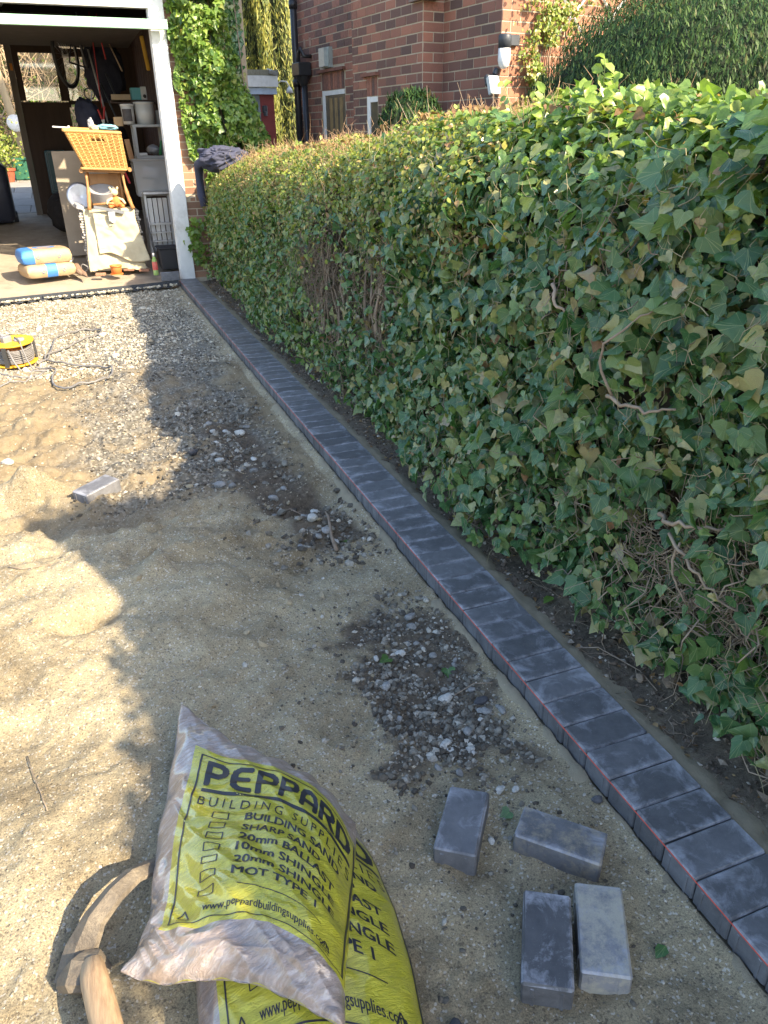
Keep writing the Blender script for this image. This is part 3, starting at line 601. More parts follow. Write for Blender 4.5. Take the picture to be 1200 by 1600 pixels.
def build_hedge():
    root = thing('ivy_hedge', 'long clipped hedge overgrown with dark ivy beside the paver edging', 'hedge', (.8, 4, 0))
    root.location = (0, 0, 0)
    # woody core, filled out at the unseen near end for a solid shadow
    ys = np.linspace(-2.2, 9.1, 150); prof = []
    V = []
    for y in ys:
        tz = float(top_z(y)); row = []
        for z in np.linspace(0.0, tz - .02, 14): row.append((float(face_x(y, z)) + (.17 if y > 1.1 or z < 1.3 else .04) + .05 * (z < .1), y, z))
        for x in np.linspace(.75, 1.25, 5): row.append((x, y, tz - (.0 if y < 1 else .12)))
        for z in np.linspace(tz - .12, 0, 4): row.append((1.4, y, z))
        for q in range(len(row)):
            row[q] = (row[q][0] + random.uniform(-.03, .03), row[q][1] + random.uniform(-.02, .02), row[q][2] - (.10 if q >= 13 else 0) * 0)
        V.append(row)
    V = np.array(V); V[:, :, 2] = np.minimum(V[:, :, 2], (top_z(V[:, :, 1]) - np.where(V[:, :, 1] < 1.0, .02, .10))); V[:, 0, 2] = V[:, -1, 2] = -.02; n, k = V.shape[:2]; i = np.arange(n * k).reshape(n, k)
    F = np.stack([i[:-1, :-1], i[:-1, 1:], i[1:, 1:], i[1:, :-1]], -1).reshape(-1, 4)
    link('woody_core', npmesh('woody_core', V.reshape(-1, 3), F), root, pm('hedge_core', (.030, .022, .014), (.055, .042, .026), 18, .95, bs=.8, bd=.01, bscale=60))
    # ivy face
    def face(n, y0, y1, z0, z1, s0, s1, depth, lo=.02):
        y = rng.uniform(y0, y1, n); z = rng.uniform(z0, z1, n); z = np.minimum(z, top_z(y) - .01)
        k = rng.random(n) > hollow(y, z) * .93; y, z = y[k], z[k]; n = len(y)
        hem = .0 + .10 * (fbm(y, y * 0, 3.5, 3, 91) + .35)
        k = (z > hem) & (vn(y * 6.5, z * 6.5, 77) > -.36) & (rng.random(n) > .8 * sst(.42, .22, top_z(y) - z) * sst(2.9, 3.6, y)); y, z = y[k], z[k]; n = len(y)
        e = .01; dxz = (face_x(y, z + e) - face_x(y, z - e)) / (2 * e)
        x = face_x(y, z) + rng.uniform(-.045, depth, n)
        nr = unit(np.stack([-np.ones(n), np.zeros(n), np.clip(dxz, -.3, 3) * 1.0], 1)) + rng.normal(0, .50, (n, 3)) + np.array([0, -.15, .30])
        dn = np.array([-.15, 0, -.8]) + rng.normal(0, .62, (n, 3)); s = s0 + (s1 - s0) * rng.random(n) ** 1.4
        return np.stack([x, y, z], 1), nr, dn, s
    big = face(13500, .35, 3.9, .02, 1.55, .022, .064, .16); mid = face(10500, 3.3, 9.05, .03, 1.5, .022, .054, .12); sm = face(5200, .3, 9.0, .05, 1.5, .018, .035, .12)
    P, Nn, D, s = [np.concatenate(a) for a in zip(big, mid, sm)]
    d = np.linalg.norm(P - np.array(CAM), axis=1); zc = (P - np.array(CAM)) @ np.array(fw); px = (P - np.array(CAM)) @ np.array(rt) / zc; py = (P - np.array(CAM)) @ np.array(up) / zc
    vis = (np.abs(px) < .50) & (np.abs(py) < .66) & (P[:, 0] < face_x(P[:, 1], P[:, 2]) + .01)
    score = np.where(vis, s / d, 0); order = np.argsort(-score); ind = order[:296]; rest = order[296:]
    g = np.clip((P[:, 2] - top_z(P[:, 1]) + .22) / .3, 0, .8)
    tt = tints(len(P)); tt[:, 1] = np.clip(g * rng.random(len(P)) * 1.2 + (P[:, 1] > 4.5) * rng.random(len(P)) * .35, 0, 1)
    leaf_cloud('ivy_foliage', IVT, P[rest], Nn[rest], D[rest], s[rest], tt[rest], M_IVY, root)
    # the largest leaves, each a part of its own
    TV, TF = IVT; protos = []
    for q in range(8):
        T2 = TV * np.array([1 + random.gauss(0, .1), 1, random.choice([1.6, .4, -1.2, 2.4])]); T2 = T2 + rng.normal(0, .018, TV.shape)
        me = npmesh('leaf', T2, TF, np.tile([q / 8.0, 0.0, 0, 1], (len(TV), 1)), TV[:, :2], True); me.materials.append(M_IVY); protos.append(me)
    R = frames(Nn[ind], D[ind])
    for j, i_ in enumerate(ind):
        o = link('leaf', protos[j % 8], root); M = Matrix(R[j].T.tolist()).to_4x4(); M.translation = Vector(P[i_]); o.matrix_world = M @ Matrix.Scale(float(s[i_]) * 1.04, 4)
    n = 2600; y = rng.uniform(-2.0, 1.1, n); x = rng.uniform(.33, 1.3, n); z = np.where(x < .5, rng.uniform(.9, 1.95, n), top_z(y)); z = np.minimum(z, top_z(y)) + rng.normal(0, .03, n); x = np.where(x < .5, face_x(y, z), x)
    leaf_cloud('ivy_foliage', IVT, np.stack([x, y, z], 1), np.array([-.6, -.2, .6]) + rng.normal(0, .5, (n, 3)), rng.normal(0, .6, (n, 3)) + np.array([0, 0, -.8]), rng.uniform(.035, .062, n), tints(n), M_IVY, root)
    # small-leaved privet breaking through the top
    n = 30000; y = rng.uniform(.6, 9.1, n); x = rng.uniform(.36, 1.42, n); tz = top_z(y)
    keep = (rng.random(n) < np.interp(y, [.5, 2.4, 3.4, 9], [.28, .45, 1, 1])); y, x, tz = y[keep], x[keep], tz[keep]; n = len(y)
    lift = fbm(x, y, 3.2, 3, 95) * .10 + np.clip(x - .6, 0, 1) * .04
    z = top_s(x, y) + rng.uniform(-.07, .035, n)
    s = np.where(y < 2.6, rng.uniform(.022, .05, n), rng.uniform(.012, .030, n))
    Nn2 = np.array([-.15, -.25, 1.0]) + rng.normal(0, .6, (n, 3)); D2 = rng.normal(0, 1, (n, 3)) + np.array([-.5, -.2, -.2])
    dry = sst(-.02, .22, fbm(x, y, 1.3, 3, 99)); t2 = tints(n); t2[:, 0] = np.clip(rng.random(n) * .85 + dry * .45, 0, .999); t2[:, 1] = rng.random(n) * .6 * (1 - dry)
    leaf_cloud('privet_foliage', OVT, np.stack([x, y, z], 1), Nn2, D2, s, t2, M_PRIVET, root)
    # small privet leaves on the upper part of the far face
    n = 17000; y = rng.uniform(2.7, 9.1, n); z = top_z(y) - rng.gamma(2, .105, n); x = face_x(y, z) + rng.uniform(-.05, .04, n); t3 = tints(n); t3[:, 1] = rng.random(n) * .5
    leaf_cloud('privet_foliage', OVT, np.stack([x, y, z], 1), np.array([-.8, -.2, .5]) + rng.normal(0, .5, (n, 3)), rng.normal(0, .8, (n, 3)) + np.array([-.2, 0, -.5]), rng.uniform(.014, .032, n), t3, M_PRIVET, root)
    # big light ivy leaves on the near part of the top
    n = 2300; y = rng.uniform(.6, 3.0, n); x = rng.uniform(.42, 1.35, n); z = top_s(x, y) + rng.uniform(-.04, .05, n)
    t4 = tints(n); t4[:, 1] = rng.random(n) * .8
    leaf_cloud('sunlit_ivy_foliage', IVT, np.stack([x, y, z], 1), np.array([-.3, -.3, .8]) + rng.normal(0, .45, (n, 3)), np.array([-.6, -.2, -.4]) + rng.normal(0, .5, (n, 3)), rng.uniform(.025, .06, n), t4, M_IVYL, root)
    n = 420; y = rng.uniform(.6, 8, n); x = rng.uniform(.3, .9, n); z = np.where(x > .55, top_z(y) + .02, rng.uniform(.1, 1.4, n)); x = np.where(x > .55, x, face_x(y, z) - .02)
    leaf_cloud('dry_leaves', IVT, np.stack([x, y, z], 1), rng.normal(0, 1, (n, 3)) + np.array([-1., 0, .5]), rng.normal(0, .6, (n, 3)) + np.array([0, 0, -1.]), rng.uniform(.014, .036, n), tints(n), M_DEAD, root)
    # twigs on the top, in the hollows and through the face
    n = 9500; y = rng.uniform(2.7, 9, n); x = rng.uniform(.36, 1.35, n); kk = vn(x * 5, y * 3, 66) > -.08; x, y = x[kk], y[kk]; n = len(y); z = top_s(x, y) - .04
    P0 = np.stack([x, y, z], 1); P1 = P0 + rng.normal(0, .03, (n, 3)) + np.array([-.01, -.01, .055]) * rng.gamma(3, .30, (n, 1))
    sticks('top_twigs', P0, P1, .0016, pm('dry_pink_twig', (.42, .24, .14), (.55, .38, .22), 30, .85), root)['kind'] = 'stuff'
    for cy, cz, sy, sz, n in ((4.55, .66, .30, .22, 1300), (3.72, .70, .16, .24, 700), (1.22, .36, .30, .14, 800), (1.9, 1.02, .2, .1, 110), (5.6, .5, .5, .2, 200), (2.6, .3, .8, .1, 160)):
        y = rng.normal(cy, sy, n); z = np.clip(rng.normal(cz, sz, n), .02, 1.3); x = face_x(y, z) + rng.uniform(-.02, .12, n)
        P0 = np.stack([x, y, z], 1); P1 = P0 + rng.normal(0, 1, (n, 3)) * np.array([.03, .06, .09])
        sticks('bare_twigs', P0, P1, rng.uniform(.001, .0035, n), M_TWIG, root, .35)['kind'] = 'stuff'
    n = 2400; y = .6 + 8.2 * rng.random(n) ** 1.5; z = rng.uniform(.08, 1.4, n); x = face_x(y, z) + rng.uniform(-.05, .03, n); P0 = np.stack([x, y, z], 1); P1 = P0 + rng.normal(0, 1, (n, 3)) * np.array([.03, .055, .06])
    sticks('ivy_stems', P0, P1, rng.uniform(.0009, .0022, n), pm('ivy_stem', (.24, .22, .11), (.34, .28, .17), 30, .7), root, .2)['kind'] = 'stuff'
    def stem(pts, r, mat=M_TWIG):
        mb = MB(); Q = [Vector(q) + Vector([random.gauss(0, .004) for _ in range(3)]) for q in curve_at([(float(face_x(y, z)) + dx, y, z) for y, z, dx in pts], np.linspace(0, 1, 13))]
        R_ = [r * (1 - .5 * i / (len(Q) - 1)) for i in range(len(Q))]; mb.tube(Q, R_, 7); mb.build('stem', mat, root, smooth=True)
    for k in range(9):
        y = 4.42 + random.uniform(-.16, .42); stem([(y, -.02, .06), (y + random.uniform(-.05, .05), .25, .04), (y + random.uniform(-.1, .1), .5, .02), (y + random.uniform(-.14, .14), .72, .03), (y + random.uniform(-.2, .2), .95, .06)], random.uniform(.006, .013))
    for k in range(8):
        y = 3.74 + random.uniform(-.07, .07); a = random.uniform(-.28, .28); stem([(y, .22, .05), (y, .4, .02), (y + a * .15, .6, .0), (y + a * .6, .82, .02), (y + a, 1.05, .06)], random.uniform(.006, .013), M_BARK if k % 2 else M_TWIG)
    stem([(1.60, .80, -.05), (1.62, .92, -.06), (1.56, 1.0, -.05), (1.50, 1.06, -.02)], .0042); stem([(1.62, .80, -.04), (1.50, .79, -.05), (1.42, .81, -.02)], .006)
    stem([(1.98, 1.04, -.04), (1.92, .98, -.04), (1.88, .96, -.01)], .006); stem([(1.33, .50, -.04), (1.24, .47, -.05), (1.18, .44, -.03), (1.1, .40, 0)], .005)
    stem([(1.42, .52, -.04), (1.30, .55, -.05), (1.2, .58, 0)], .007); stem([(1.30, .50, -.03), (1.29, .40, -.04), (1.24, .33, -.02)], .004)
    # young shoots standing above the clipped top
    def shoot(x, y, h, lean, n=9, sz=.04, mat=M_IVYL, r=.0022):
        z0 = float(top_z(y)) - .04; P0 = Vector((x, y, z0)); P1 = P0 + Vector((lean[0], lean[1], h)); mb = MB(); mb.tube([P0, P0.lerp(P1, .5) + Vector((.006, 0, 0)), P1], [r, r, r * .5], 5); o = mb.build('shoot', M_TWIG if n == 0 else pm('green_stem', (.22, .26, .08), (.3, .3, .12), 20, .6), root)
        if n:
            t = np.linspace(.3, 1, n); ps = np.array(P0)[None] + (np.array(P1 - P0))[None] * t[:, None]
            leaf_cloud('leaves', OVT, ps, rng.normal(0, .3, (n, 3)) + np.array([-.4, -.6, .6]), rng.normal(0, 1, (n, 3)) + np.array([0, 0, .6]), np.full(n, sz) * rng.uniform(.7, 1.1, n), np.tile([.9, .8, 0, 1], (n, 1)) * 1.0, mat, o, kind=None)
    for x, y, h, lean, n, sz in ((.74, 2.45, .20, (0, .0), 14, .05), (.80, 2.52, .14, (.04, 0), 10, .05), (.66, 2.40, .12, (-.03, 0), 8, .045), (.70, 2.2, .12, (.03, 0), 9, .05), (.62, 2.62, .1, (0, 0), 7, .045),
                           (.75, 3.05, .15, (-.05, .02), 5, .05), (.95, 3.3, .16, (.05, 0), 4, .05), (.98, 5.0, .16, (.02, .0), 7, .045), (1.0, 5.1, .12, (.04, .0), 5, .045),
                           (1.1, 6.2, .14, (0, 0), 6, .05), (1.05, 6.9, .14, (.03, 0), 6, .05), (1.1, 7.6, .15, (-.02, 0), 6, .05), (1.15, 7.9, .2, (0, 0), 8, .04), (1.1, 6.4, .12, (.05, 0), 5, .05)):
        shoot(x, y, h, lean, n, sz)
    for x, y, h, lean in ((1.0, 4.6, .26, (-.10, .1)), (1.02, 4.5, .22, (-.14, .0)), (1.0, 4.45, .30, (-.02, 0)), (1.05, 4.2, .20, (.10, 0)), (1.1, 4.1, .26, (-.10, 0)), (.95, 4.0, .16, (.16, 0)), (.9, 4.55, .12, (-.14, 0)), (1.1, 5.9, .2, (-.12, 0)), (1.1, 5.7, .18, (.1, 0)), (1.0, 3.7, .14, (-.1, 0)), (1.05, 3.8, .2, (.03, .05))):
        shoot(x, y, h, lean, 0)
build_hedge()

# ------------------------------------------------------------------ garage
FZ = lambda y: .09 * (y - 9.25)                       # the garage floor rises gently towards the back
M_WHITE = pm('white_paint', (.74, .74, .72), (.62, .62, .59), 8, .5, bs=.2, dirt=((.30, .27, .22), .45))
M_GREEN = pm('pale_green_paint', (.34, .56, .40), (.31, .52, .37), 6, .45, bs=.08)
M_DKWOOD = pm('dark_brown_boards', (.060, .038, .028), (.040, .026, .020), 9, .8, stretch=(1, 1, .1))
M_DARK = pm('near_black_brown', (.045, .038, .034), (.03, .026, .024), 6, .9)  # plain near-black brown for roof, door panel and disc
M_CONC = pm('dusty_concrete', (.40, .34, .26), (.30, .25, .19), 5, .9, bs=.5, bd=.004, bscale=50, dirt=((.18, .15, .12), .6))
M_CHAR = pm('charcoal_plastic', (.05, .055, .065), (.035, .04, .048), 20, .45, bs=.1)
def row_of_bricks(root, mesh_list, frame, spans, count, cap=300, L=.18, H=.0655, J=.0095):
    """bricks in stretcher bond along 2D spans: frame(s, off, z) -> matrix. Bricks beyond cap are joined."""
    pass
def bricks_plane(root, origin, ex, en, s0, s1, z0, z1, cap_fn, L=.18, hgt=.065, J=.010, depth=.05, holes=(), mat=None, budget=None):
    """courses on a vertical plane; ex along, en outward. First `budget` bricks singly, the rest as one stuff part"""
    ex = Vector(ex).normalized(); en = Vector(en).normalized(); up_ = Vector((0, 0, 1)); mat = mat or M_BRICK
    items = []; z = z0; r = 0
    while z + hgt <= z1 + .001:
        s = s0 - (L / 2 if r % 2 else 0) - random.uniform(0, .003)
        while s < s1 - .012:
            a = max(s, s0); b_ = min(s + L - J, s1)
            if b_ - a > .02 and not any(a < h[1] and b_ > h[0] and z < h[3] and z + hgt > h[2] for h in holes): items.append((a, b_, z))
            elif b_ - a > .02:
                for h in holes:
                    if a < h[1] and b_ > h[0] and z < h[3] and z + hgt > h[2]:
                        if a < h[0] - .03: items.append((a, h[0] - .004, z))
                        if b_ > h[1] + .03: items.append((h[1] + .004, b_, z))
            s += L
        z += hgt + J; r += 1
    sing = [q for q in items if cap_fn(q)]; rest = [q for q in items if not cap_fn(q)]
    if budget is not None and len(sing) > budget: rest += sing[budget:]; sing = sing[:budget]
    R = Matrix((ex, en, up_)).transposed()
    base = []
    for q in range(5):
        mb = MB(); mb.box((0, 0, 0), (1, 1, 1)); me = bpy.data.meshes.new('brick'); 
        for v in mb.bm.verts: v.co += Vector([random.uniform(-.012, .012) for _ in range(3)])
        bmesh.ops.recalc_face_normals(mb.bm, faces=mb.bm.faces); mb.bm.to_mesh(me); mb.bm.free(); me.materials.append(mat)
        a = me.attributes.new('tint', 'FLOAT_COLOR', 'POINT')
        for d in a.data: d.color = (.0, 0, 0, 1)
        base.append(me)
    for a, b_, z in sing:
        o = link('brick', random.choice(base), root); proud = random.uniform(-.001, .002)
        M = R.to_4x4() @ Matrix.Diagonal((b_ - a, depth, hgt, 1)); M.translation = Vector(origin) + ex * ((a + b_) / 2) + en * (proud - depth / 2 + .006) + up_ * (z + hgt / 2); o.matrix_world = M
    if rest:
        C = np.array([[-.5, -.5, -.5], [.5, -.5, -.5], [.5, .5, -.5], [-.5, .5, -.5], [-.5, -.5, .5], [.5, -.5, .5], [.5, .5, .5], [-.5, .5, .5]]); Q = np.array([(3, 2, 1, 0), (4, 5, 6, 7), (0, 1, 5, 4), (1, 2, 6, 5), (2, 3, 7, 6), (3, 0, 4, 7)])
        V = []; T = []
        for a, b_, z in rest:
            c = np.array(Vector(origin) + ex * ((a + b_) / 2) + en * (random.uniform(-.001, .002) - depth / 2 + .006) + up_ * (z + hgt / 2))
            V.append((C * np.array([b_ - a, depth, hgt])) @ np.array([ex, en, up_]) + c); T += [[random.random(), 0, 0, 1]] * 8
        F = (Q[None] + (np.arange(len(rest)) * 8)[:, None, None]).reshape(-1, 4)
        o = link('brick', npmesh('brick', np.concatenate(V), F, np.array(T)), root, mat); o['kind'] = 'stuff'
    return len(sing)

def build_garage():
    g = thing('garage', 'open brick garage with white frame at the end of the drive', 'garage', (0, 0, 0))
    YF, YB = 9.27, 13.9
    # frame
    mb = MB(); mb.box((.115, YF, 1.32), (.155, .09, 2.80), bev=.004); mb.build('door_post', M_WHITE, g)
    mb = MB(); mb.box((.032, YF + .02, 1.30), (.012, .05, 2.72)); mb.build('post_bead', M_WHITE, g)
    mb = MB(); mb.box((-1.32, YF, 2.70), (2.71, .09, .15), bev=.004); mb.build('lintel', M_WHITE, g)
    mb = MB(); mb.box((-2.68, YF, 1.27), (.16, .09, 2.70), bev=.004); mb.build('door_post', M_WHITE, g)
    d = MB(); d.box((-1.32, YF - .17, 2.475), (3.03, .05, .085), bev=.004)
    do = d.build('garage_door', M_GREEN, g, label='pale green edge of the raised up-and-over door')
    mb = MB(); mb.box((-1.32, YF + 1.05, 2.505), (2.62, 2.38, .03)); mb.build('door_panel', M_DARK, do)
    # brick pier, wall, roof, floor
    for c_, d_ in (((.37, YF + .109, 1.35), (.35, .22, 2.9)), ((.62, YF + .28, 1.45), (.86, .12, 3.1)), ((.30, 11.65, 1.5), (.10, 4.5, 3.0)), ((-2.75, 11.6, 1.5), (.10, 4.6, 3.0))):
        mb = MB(); mb.box(c_, d_); mb.build('wall', M_MORTAR, g)
    bricks_plane(g, (.196, YF + .004, 0), (1, 0, 0), (0, -1, 0), 0, .35, .0, 2.75, lambda q: q[2] < 1.55, L=.225, mat=M_BRICK2)
    mb = MB()
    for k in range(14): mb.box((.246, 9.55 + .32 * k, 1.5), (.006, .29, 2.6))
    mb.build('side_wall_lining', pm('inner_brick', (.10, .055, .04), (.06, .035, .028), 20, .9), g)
    mb = MB(); mb.box((-1.2, 11.6, 2.93), (3.4, 4.75, .08)); mb.build('roof', M_DARK, g)
    mb = MB()
    for k in range(7): mb.box((-1.2, 9.9 + .65 * k, 2.84), (3.0, .05, .10))
    mb.build('rafters', M_DKWOOD, g)
    mb = MB(); mb.poly([(-4.2, YF - .10, -.20), (-4.2, YF - .10, -.075), (-4.2, YB + .3, FZ(YB + .3)), (-4.2, YB + .3, -.20)], (4.52, 0, 0)); 
    fl = mb.build('garage_floor', M_CONC, g); 
    # back wall: boarded, with doorway at the left, door with pane, narrow window
    T = .05; ZB = FZ(YB)
    mb = MB(); mb.box((-2.66, YB, 1.7), (.20, T, 2.7)); mb.box((-.225, YB, 1.18), (.97, T, 1.64)); mb.box((-.18, YB, 2.85), (.86, T, .30)); mb.box((-1.1, YB, 2.88), (3.1, T - .004, .18)); mb.box((-.02, YB, 2.30), (.62, T - .002, .80))
    for k in range(9): mb.box((-.66 + .105 * k, YB - .03, 1.2), (.098, .012, 1.5))
    mb.build('back_wall', M_DKWOOD, g)
    mb = MB(); mb.box((-1.505, YB - .01, 1.58), (.085, .10, 2.36)); mb.build('doorway_post', pm('grey_post', (.17, .15, .13), (.12, .105, .09), 14, .8, stretch=(1, 1, .2)), g)
    mb = MB(); mb.box((-2.1, YB - .01, 2.82), (1.1, .09, .16)); mb.box((-1.85, YB - .035, 2.70), (.5, .03, .20)); mb.build('doorway_head', M_DKWOOD, g)
    # the door with its window
    dr = MB(); x0, x1 = -1.46, -.79; wx0, wx1, wz0, wz1 = -1.375, -.885, 2.0, 2.62
    dr.box(((x0 + x1) / 2, YB, (ZB + wz0) / 2 - .01), (x1 - x0, T, wz0 - ZB - .02)); dr.box(((x0 + x1) / 2, YB, (wz1 + 2.80) / 2), (x1 - x0, T, 2.80 - wz1)); dr.box(((x0 + wx0) / 2, YB, (wz0 + wz1) / 2), (wx0 - x0, T, wz1 - wz0)); dr.box(((wx1 + x1) / 2, YB, (wz0 + wz1) / 2), (x1 - wx1, T, wz1 - wz0))
    dr.box(((x0 + x1) / 2 + .01, YB - .035, 1.955), (x1 - x0 - .02, .03, .05))
    door = dr.build('door', M_DKWOOD, g)
    gl = pm('dusty_glass', (.7, .75, .75), (.6, .65, .65), 5, .08, bs=0)
    def pane(x0, x1, z0, z1, par):
        m = bpy.data.materials.get('window_glass')
        if not m:
            m, t, b = nodes('window_glass'); tp = N(t, 'ShaderNodeBsdfTransparent'); gs = N(t, 'ShaderNodeBsdfGlossy'); gs.inputs['Roughness'].default_value = .05; ms = N(t, 'ShaderNodeMixShader'); ms.inputs[0].default_value = .08
            t.links.new(tp.outputs[0], ms.inputs[1]); t.links.new(gs.outputs[0], ms.inputs[2]); t.links.new(ms.outputs[0], t.nodes['Material Output'].inputs[0])
        mb = MB(); mb.box(((x0 + x1) / 2, YB, (z0 + z1) / 2), (x1 - x0, .004, z1 - z0)); mb.build('pane', m, par)
    pane(wx0, wx1, wz0, wz1, door)
    wf = MB(); wf.box((-.775, YB - .012, 2.30), (.03, T, .78)); wf.box((-.52, YB - .012, 2.63), (.50, T, .10)); wf.box((-.52, YB - .012, 1.975), (.50, T, .05)); wf.box((-.30, YB - .012, 2.30), (.04, T, .70))
    win = wf.build('window', M_DKWOOD, g); pane(-.76, -.32, 2.0, 2.58, win)
    mb = MB(); mb.box((-1.495, YB - .07, 2.43), (.035, .02, .09), (0, 0, .1)); mb.build('orange_tag', pm('orange_plastic', (.75, .28, .03), None, 8, .5), g)
    # drainage edging across the threshold, and the mortar lip
    return g
GAR = build_garage()
def drain():
    t = thing('drain_edging', 'black plastic edging strip with clips across the garage threshold', 'edging strip')
    mb = MB(); a = Vector((-3.2, 9.06, -.105)); b = Vector((-.02, 9.10, -.012)); d = (b - a)
    ang = math.atan2(d.y, d.x); tl = -math.atan2(d.z, d.xy.length)
    mb.box((a + b) / 2 + Vector((0, .03, -.015)), (d.length, .075, .05), (0, tl, ang)); mb.box((a + b) / 2 + Vector((0, -.012, -.008)), (d.length, .012, .062), (0, tl, ang)); mb.build('channel', M_CHAR, t)
    for k in range(26):
        p = a.lerp(b, (k + .5) / 26.5); c = MB(); c.box(p + Vector((0, -.045, -.03)), (.07, .06, .012), (0, tl, ang)); c.box(p + Vector((0, -.02, -.015)), (.012, .03, .05), (0, tl, ang)); c.build('clip', M_CHAR, t)
    n = 150; k = rng.random(n); P = np.stack([-2.2 + 2.15 * k, 9.045 - .03 * rng.random(n), -.085 + .06 * k], 1)
    tag(stones('limestone_chips', ICO, P, rng.uniform(.008, .02, n), M_ST_PALE), 'row of white stone chips packed against the black edging strip', 'gravel', kind='stuff')
drain()
o = link('standing_paver', PAV[2]); o.location = (-.105, 9.115, .055); o.rotation_euler = (math.radians(82), 0, .06); tag(o, 'dark block standing on its long edge against the foot of the white post', 'paving block')

# ---- garage contents
M_TAN = pm('kraft_paper', (.62, .43, .24), (.54, .36, .19), 8, .75, bs=.3, bscale=30)
def cement_bag(label, c, rz, size, blue):
    """sagging paper sack with blue print"""
    nx, ny = 44, 30; lx, ly, h = size
    u = np.linspace(-1, 1, nx); v = np.linspace(-1, 1, ny); U, V_ = np.meshgrid(u, v)
    def half(sg):
        prof = (1 - np.abs(U) ** 10) ** .33 * (1 - np.abs(V_) ** 9) ** .30
        z = sg * prof * h / 2 * (1 + .10 * fbm(U * .7 + rz, V_ * .7, 1.5, 3, 7 + int(abs(rz) * 10))) + sg * .004
        return np.stack([U * lx / 2 * (1 - .03 * V_ ** 2), V_ * ly / 2 * (1 - .05 * U ** 2), z], -1).reshape(-1, 3)
    A = half(1); B = half(-1); i = np.arange(nx * ny).reshape(ny, nx); F1 = np.stack([i[:-1, :-1], i[:-1, 1:], i[1:, 1:], i[1:, :-1]], -1).reshape(-1, 4)
    F2 = F1[:, ::-1] + nx * ny; ring = np.concatenate([i[0, :], i[1:, -1], i[-1, -2::-1], i[-2:0:-1, 0]]); F3 = np.stack([ring, ring + nx * ny, np.roll(ring, -1) + nx * ny, np.roll(ring, -1)], -1)
    me = npmesh('sack', np.concatenate([A, B]), np.concatenate([F1, F2, F3]), smooth=True)
    name = 'sack_paper_' + ('a' if blue == 0 else 'b')
    m, t, b = nodes(name); tc = N(t, 'ShaderNodeTexCoord'); sx = N(t, 'ShaderNodeSeparateXYZ'); t.links.new(tc.outputs['Object'], sx.inputs[0])
    base = ramp(t, noise(t, tc.outputs['Object'], 12, 6), [(.3, (.44, .32, .19)), (.7, (.34, .24, .14))])
    if blue == 0:
        m1 = mth(t, 'LESS_THAN', sx.outputs[0], -lx * .24)
        dx = mth(t, 'ADD', sx.outputs[0], -.02); dy = mth(t, 'MULTIPLY', mth(t, 'ADD', sx.outputs[1], -.03), 1.3); rr = mth(t, 'SQRT', mth(t, 'ADD', mth(t, 'MULTIPLY', dx, dx), mth(t, 'MULTIPLY', dy, dy)))
        ring_ = mth(t, 'MULTIPLY', mth(t, 'GREATER_THAN', rr, .075), mth(t, 'LESS_THAN', rr, .125)); ring_ = mth(t, 'MULTIPLY', ring_, mth(t, 'GREATER_THAN', sx.outputs[2], .02)); mk = mth(t, 'MAXIMUM', m1, ring_)
    else:
        mk = mth(t, 'MULTIPLY', mth(t, 'GREATER_THAN', sx.outputs[0], -.06), mth(t, 'LESS_THAN', sx.outputs[0], .06))
    t.links.new(mix(t, mk, base, (.05, .19, .50)), b.inputs['Base Color']); b.inputs['Roughness'].default_value = .6
    t.links.new(bump(t, noise(t, tc.outputs['Object'], 22, 5, .6), .4, .01), b.inputs['Normal'])
    root = thing('cement_sack', label, 'sack', c, rz, 'paper sacks stacked in the garage mouth'); me.materials.append(m); link('sack_paper', me, root)
    for sx_ in (-.10, .13):        # small printed roundels on the front face
        mb = MB(); R = .016; prev = None
        pts = [(sx_ + R * math.cos(a), -ly / 2 * .985 - .004, .0 + R * math.sin(a)) for a in np.linspace(0, 2 * math.pi, 17)]
        mb.tube(pts, .003, 4, caps=False); mb.build('printed_ring', pm('print_blue', (.12, .25, .42), None, 9, .6), root)
    return root
cement_bag('lower paper sack of the pair, blue patch on its front end', (-1.40, 9.83, FZ(9.8) + .075), .32, (.56, .40, .14), 1)
cement_bag('upper paper sack of the pair, blue end and blue ring on top', (-1.41, 9.85, FZ(9.8) + .225), .24, (.56, .38, .155), 0)

M_SLAB = pm('chalky_slab', (.52, .48, .42), (.40, .37, .32), 15, .85, rnd=.3)
def slab_stack():
    t = thing('slab_stack', 'tall stack of pale ribbed slabs under the cream dust sheet', 'stack')
    z = FZ(9.9) - .005; k = 0
    while z < .70:
        mb = MB(); mb.box((-.62 + random.uniform(-.012, .012), 10.06 + random.uniform(-.012, .012), z + .014), (.66, .38, .022), (0, 0, random.uniform(-.02, .02)), bev=.003); mb.build('slab', M_SLAB, t); z += .0285; k += 1
    mb = MB(); mb.box((-.93, 9.93, .77), (.10, .14, .05), (.2, .3, .3), bev=.01); o = mb.build('plastic_wrap', pm('crumpled_film', (.5, .5, .5), (.3, .3, .3), 30, .3), t)
slab_stack()
M_SHEET = pm('dust_sheet_cotton', (.56, .50, .34), (.46, .40, .26), 7, .9, bs=.3, bd=.004, bscale=40, dirt=((.36, .30, .2), .4))
def cloth(name, fn, nu, nv, mat, parent=None, thick=.004):
    u = np.linspace(0, 1, nu); v = np.linspace(0, 1, nv); U, V_ = np.meshgrid(u, v); P = fn(U, V_).reshape(-1, 3); i = np.arange(nu * nv).reshape(nv, nu)
    F = np.stack([i[:-1, :-1], i[:-1, 1:], i[1:, 1:], i[1:, :-1]], -1).reshape(-1, 4); me = npmesh(name, P, F, smooth=True); o = link(name, me, parent, mat)
    sm = o.modifiers.new('solid', 'SOLIDIFY'); sm.thickness = thick; return o
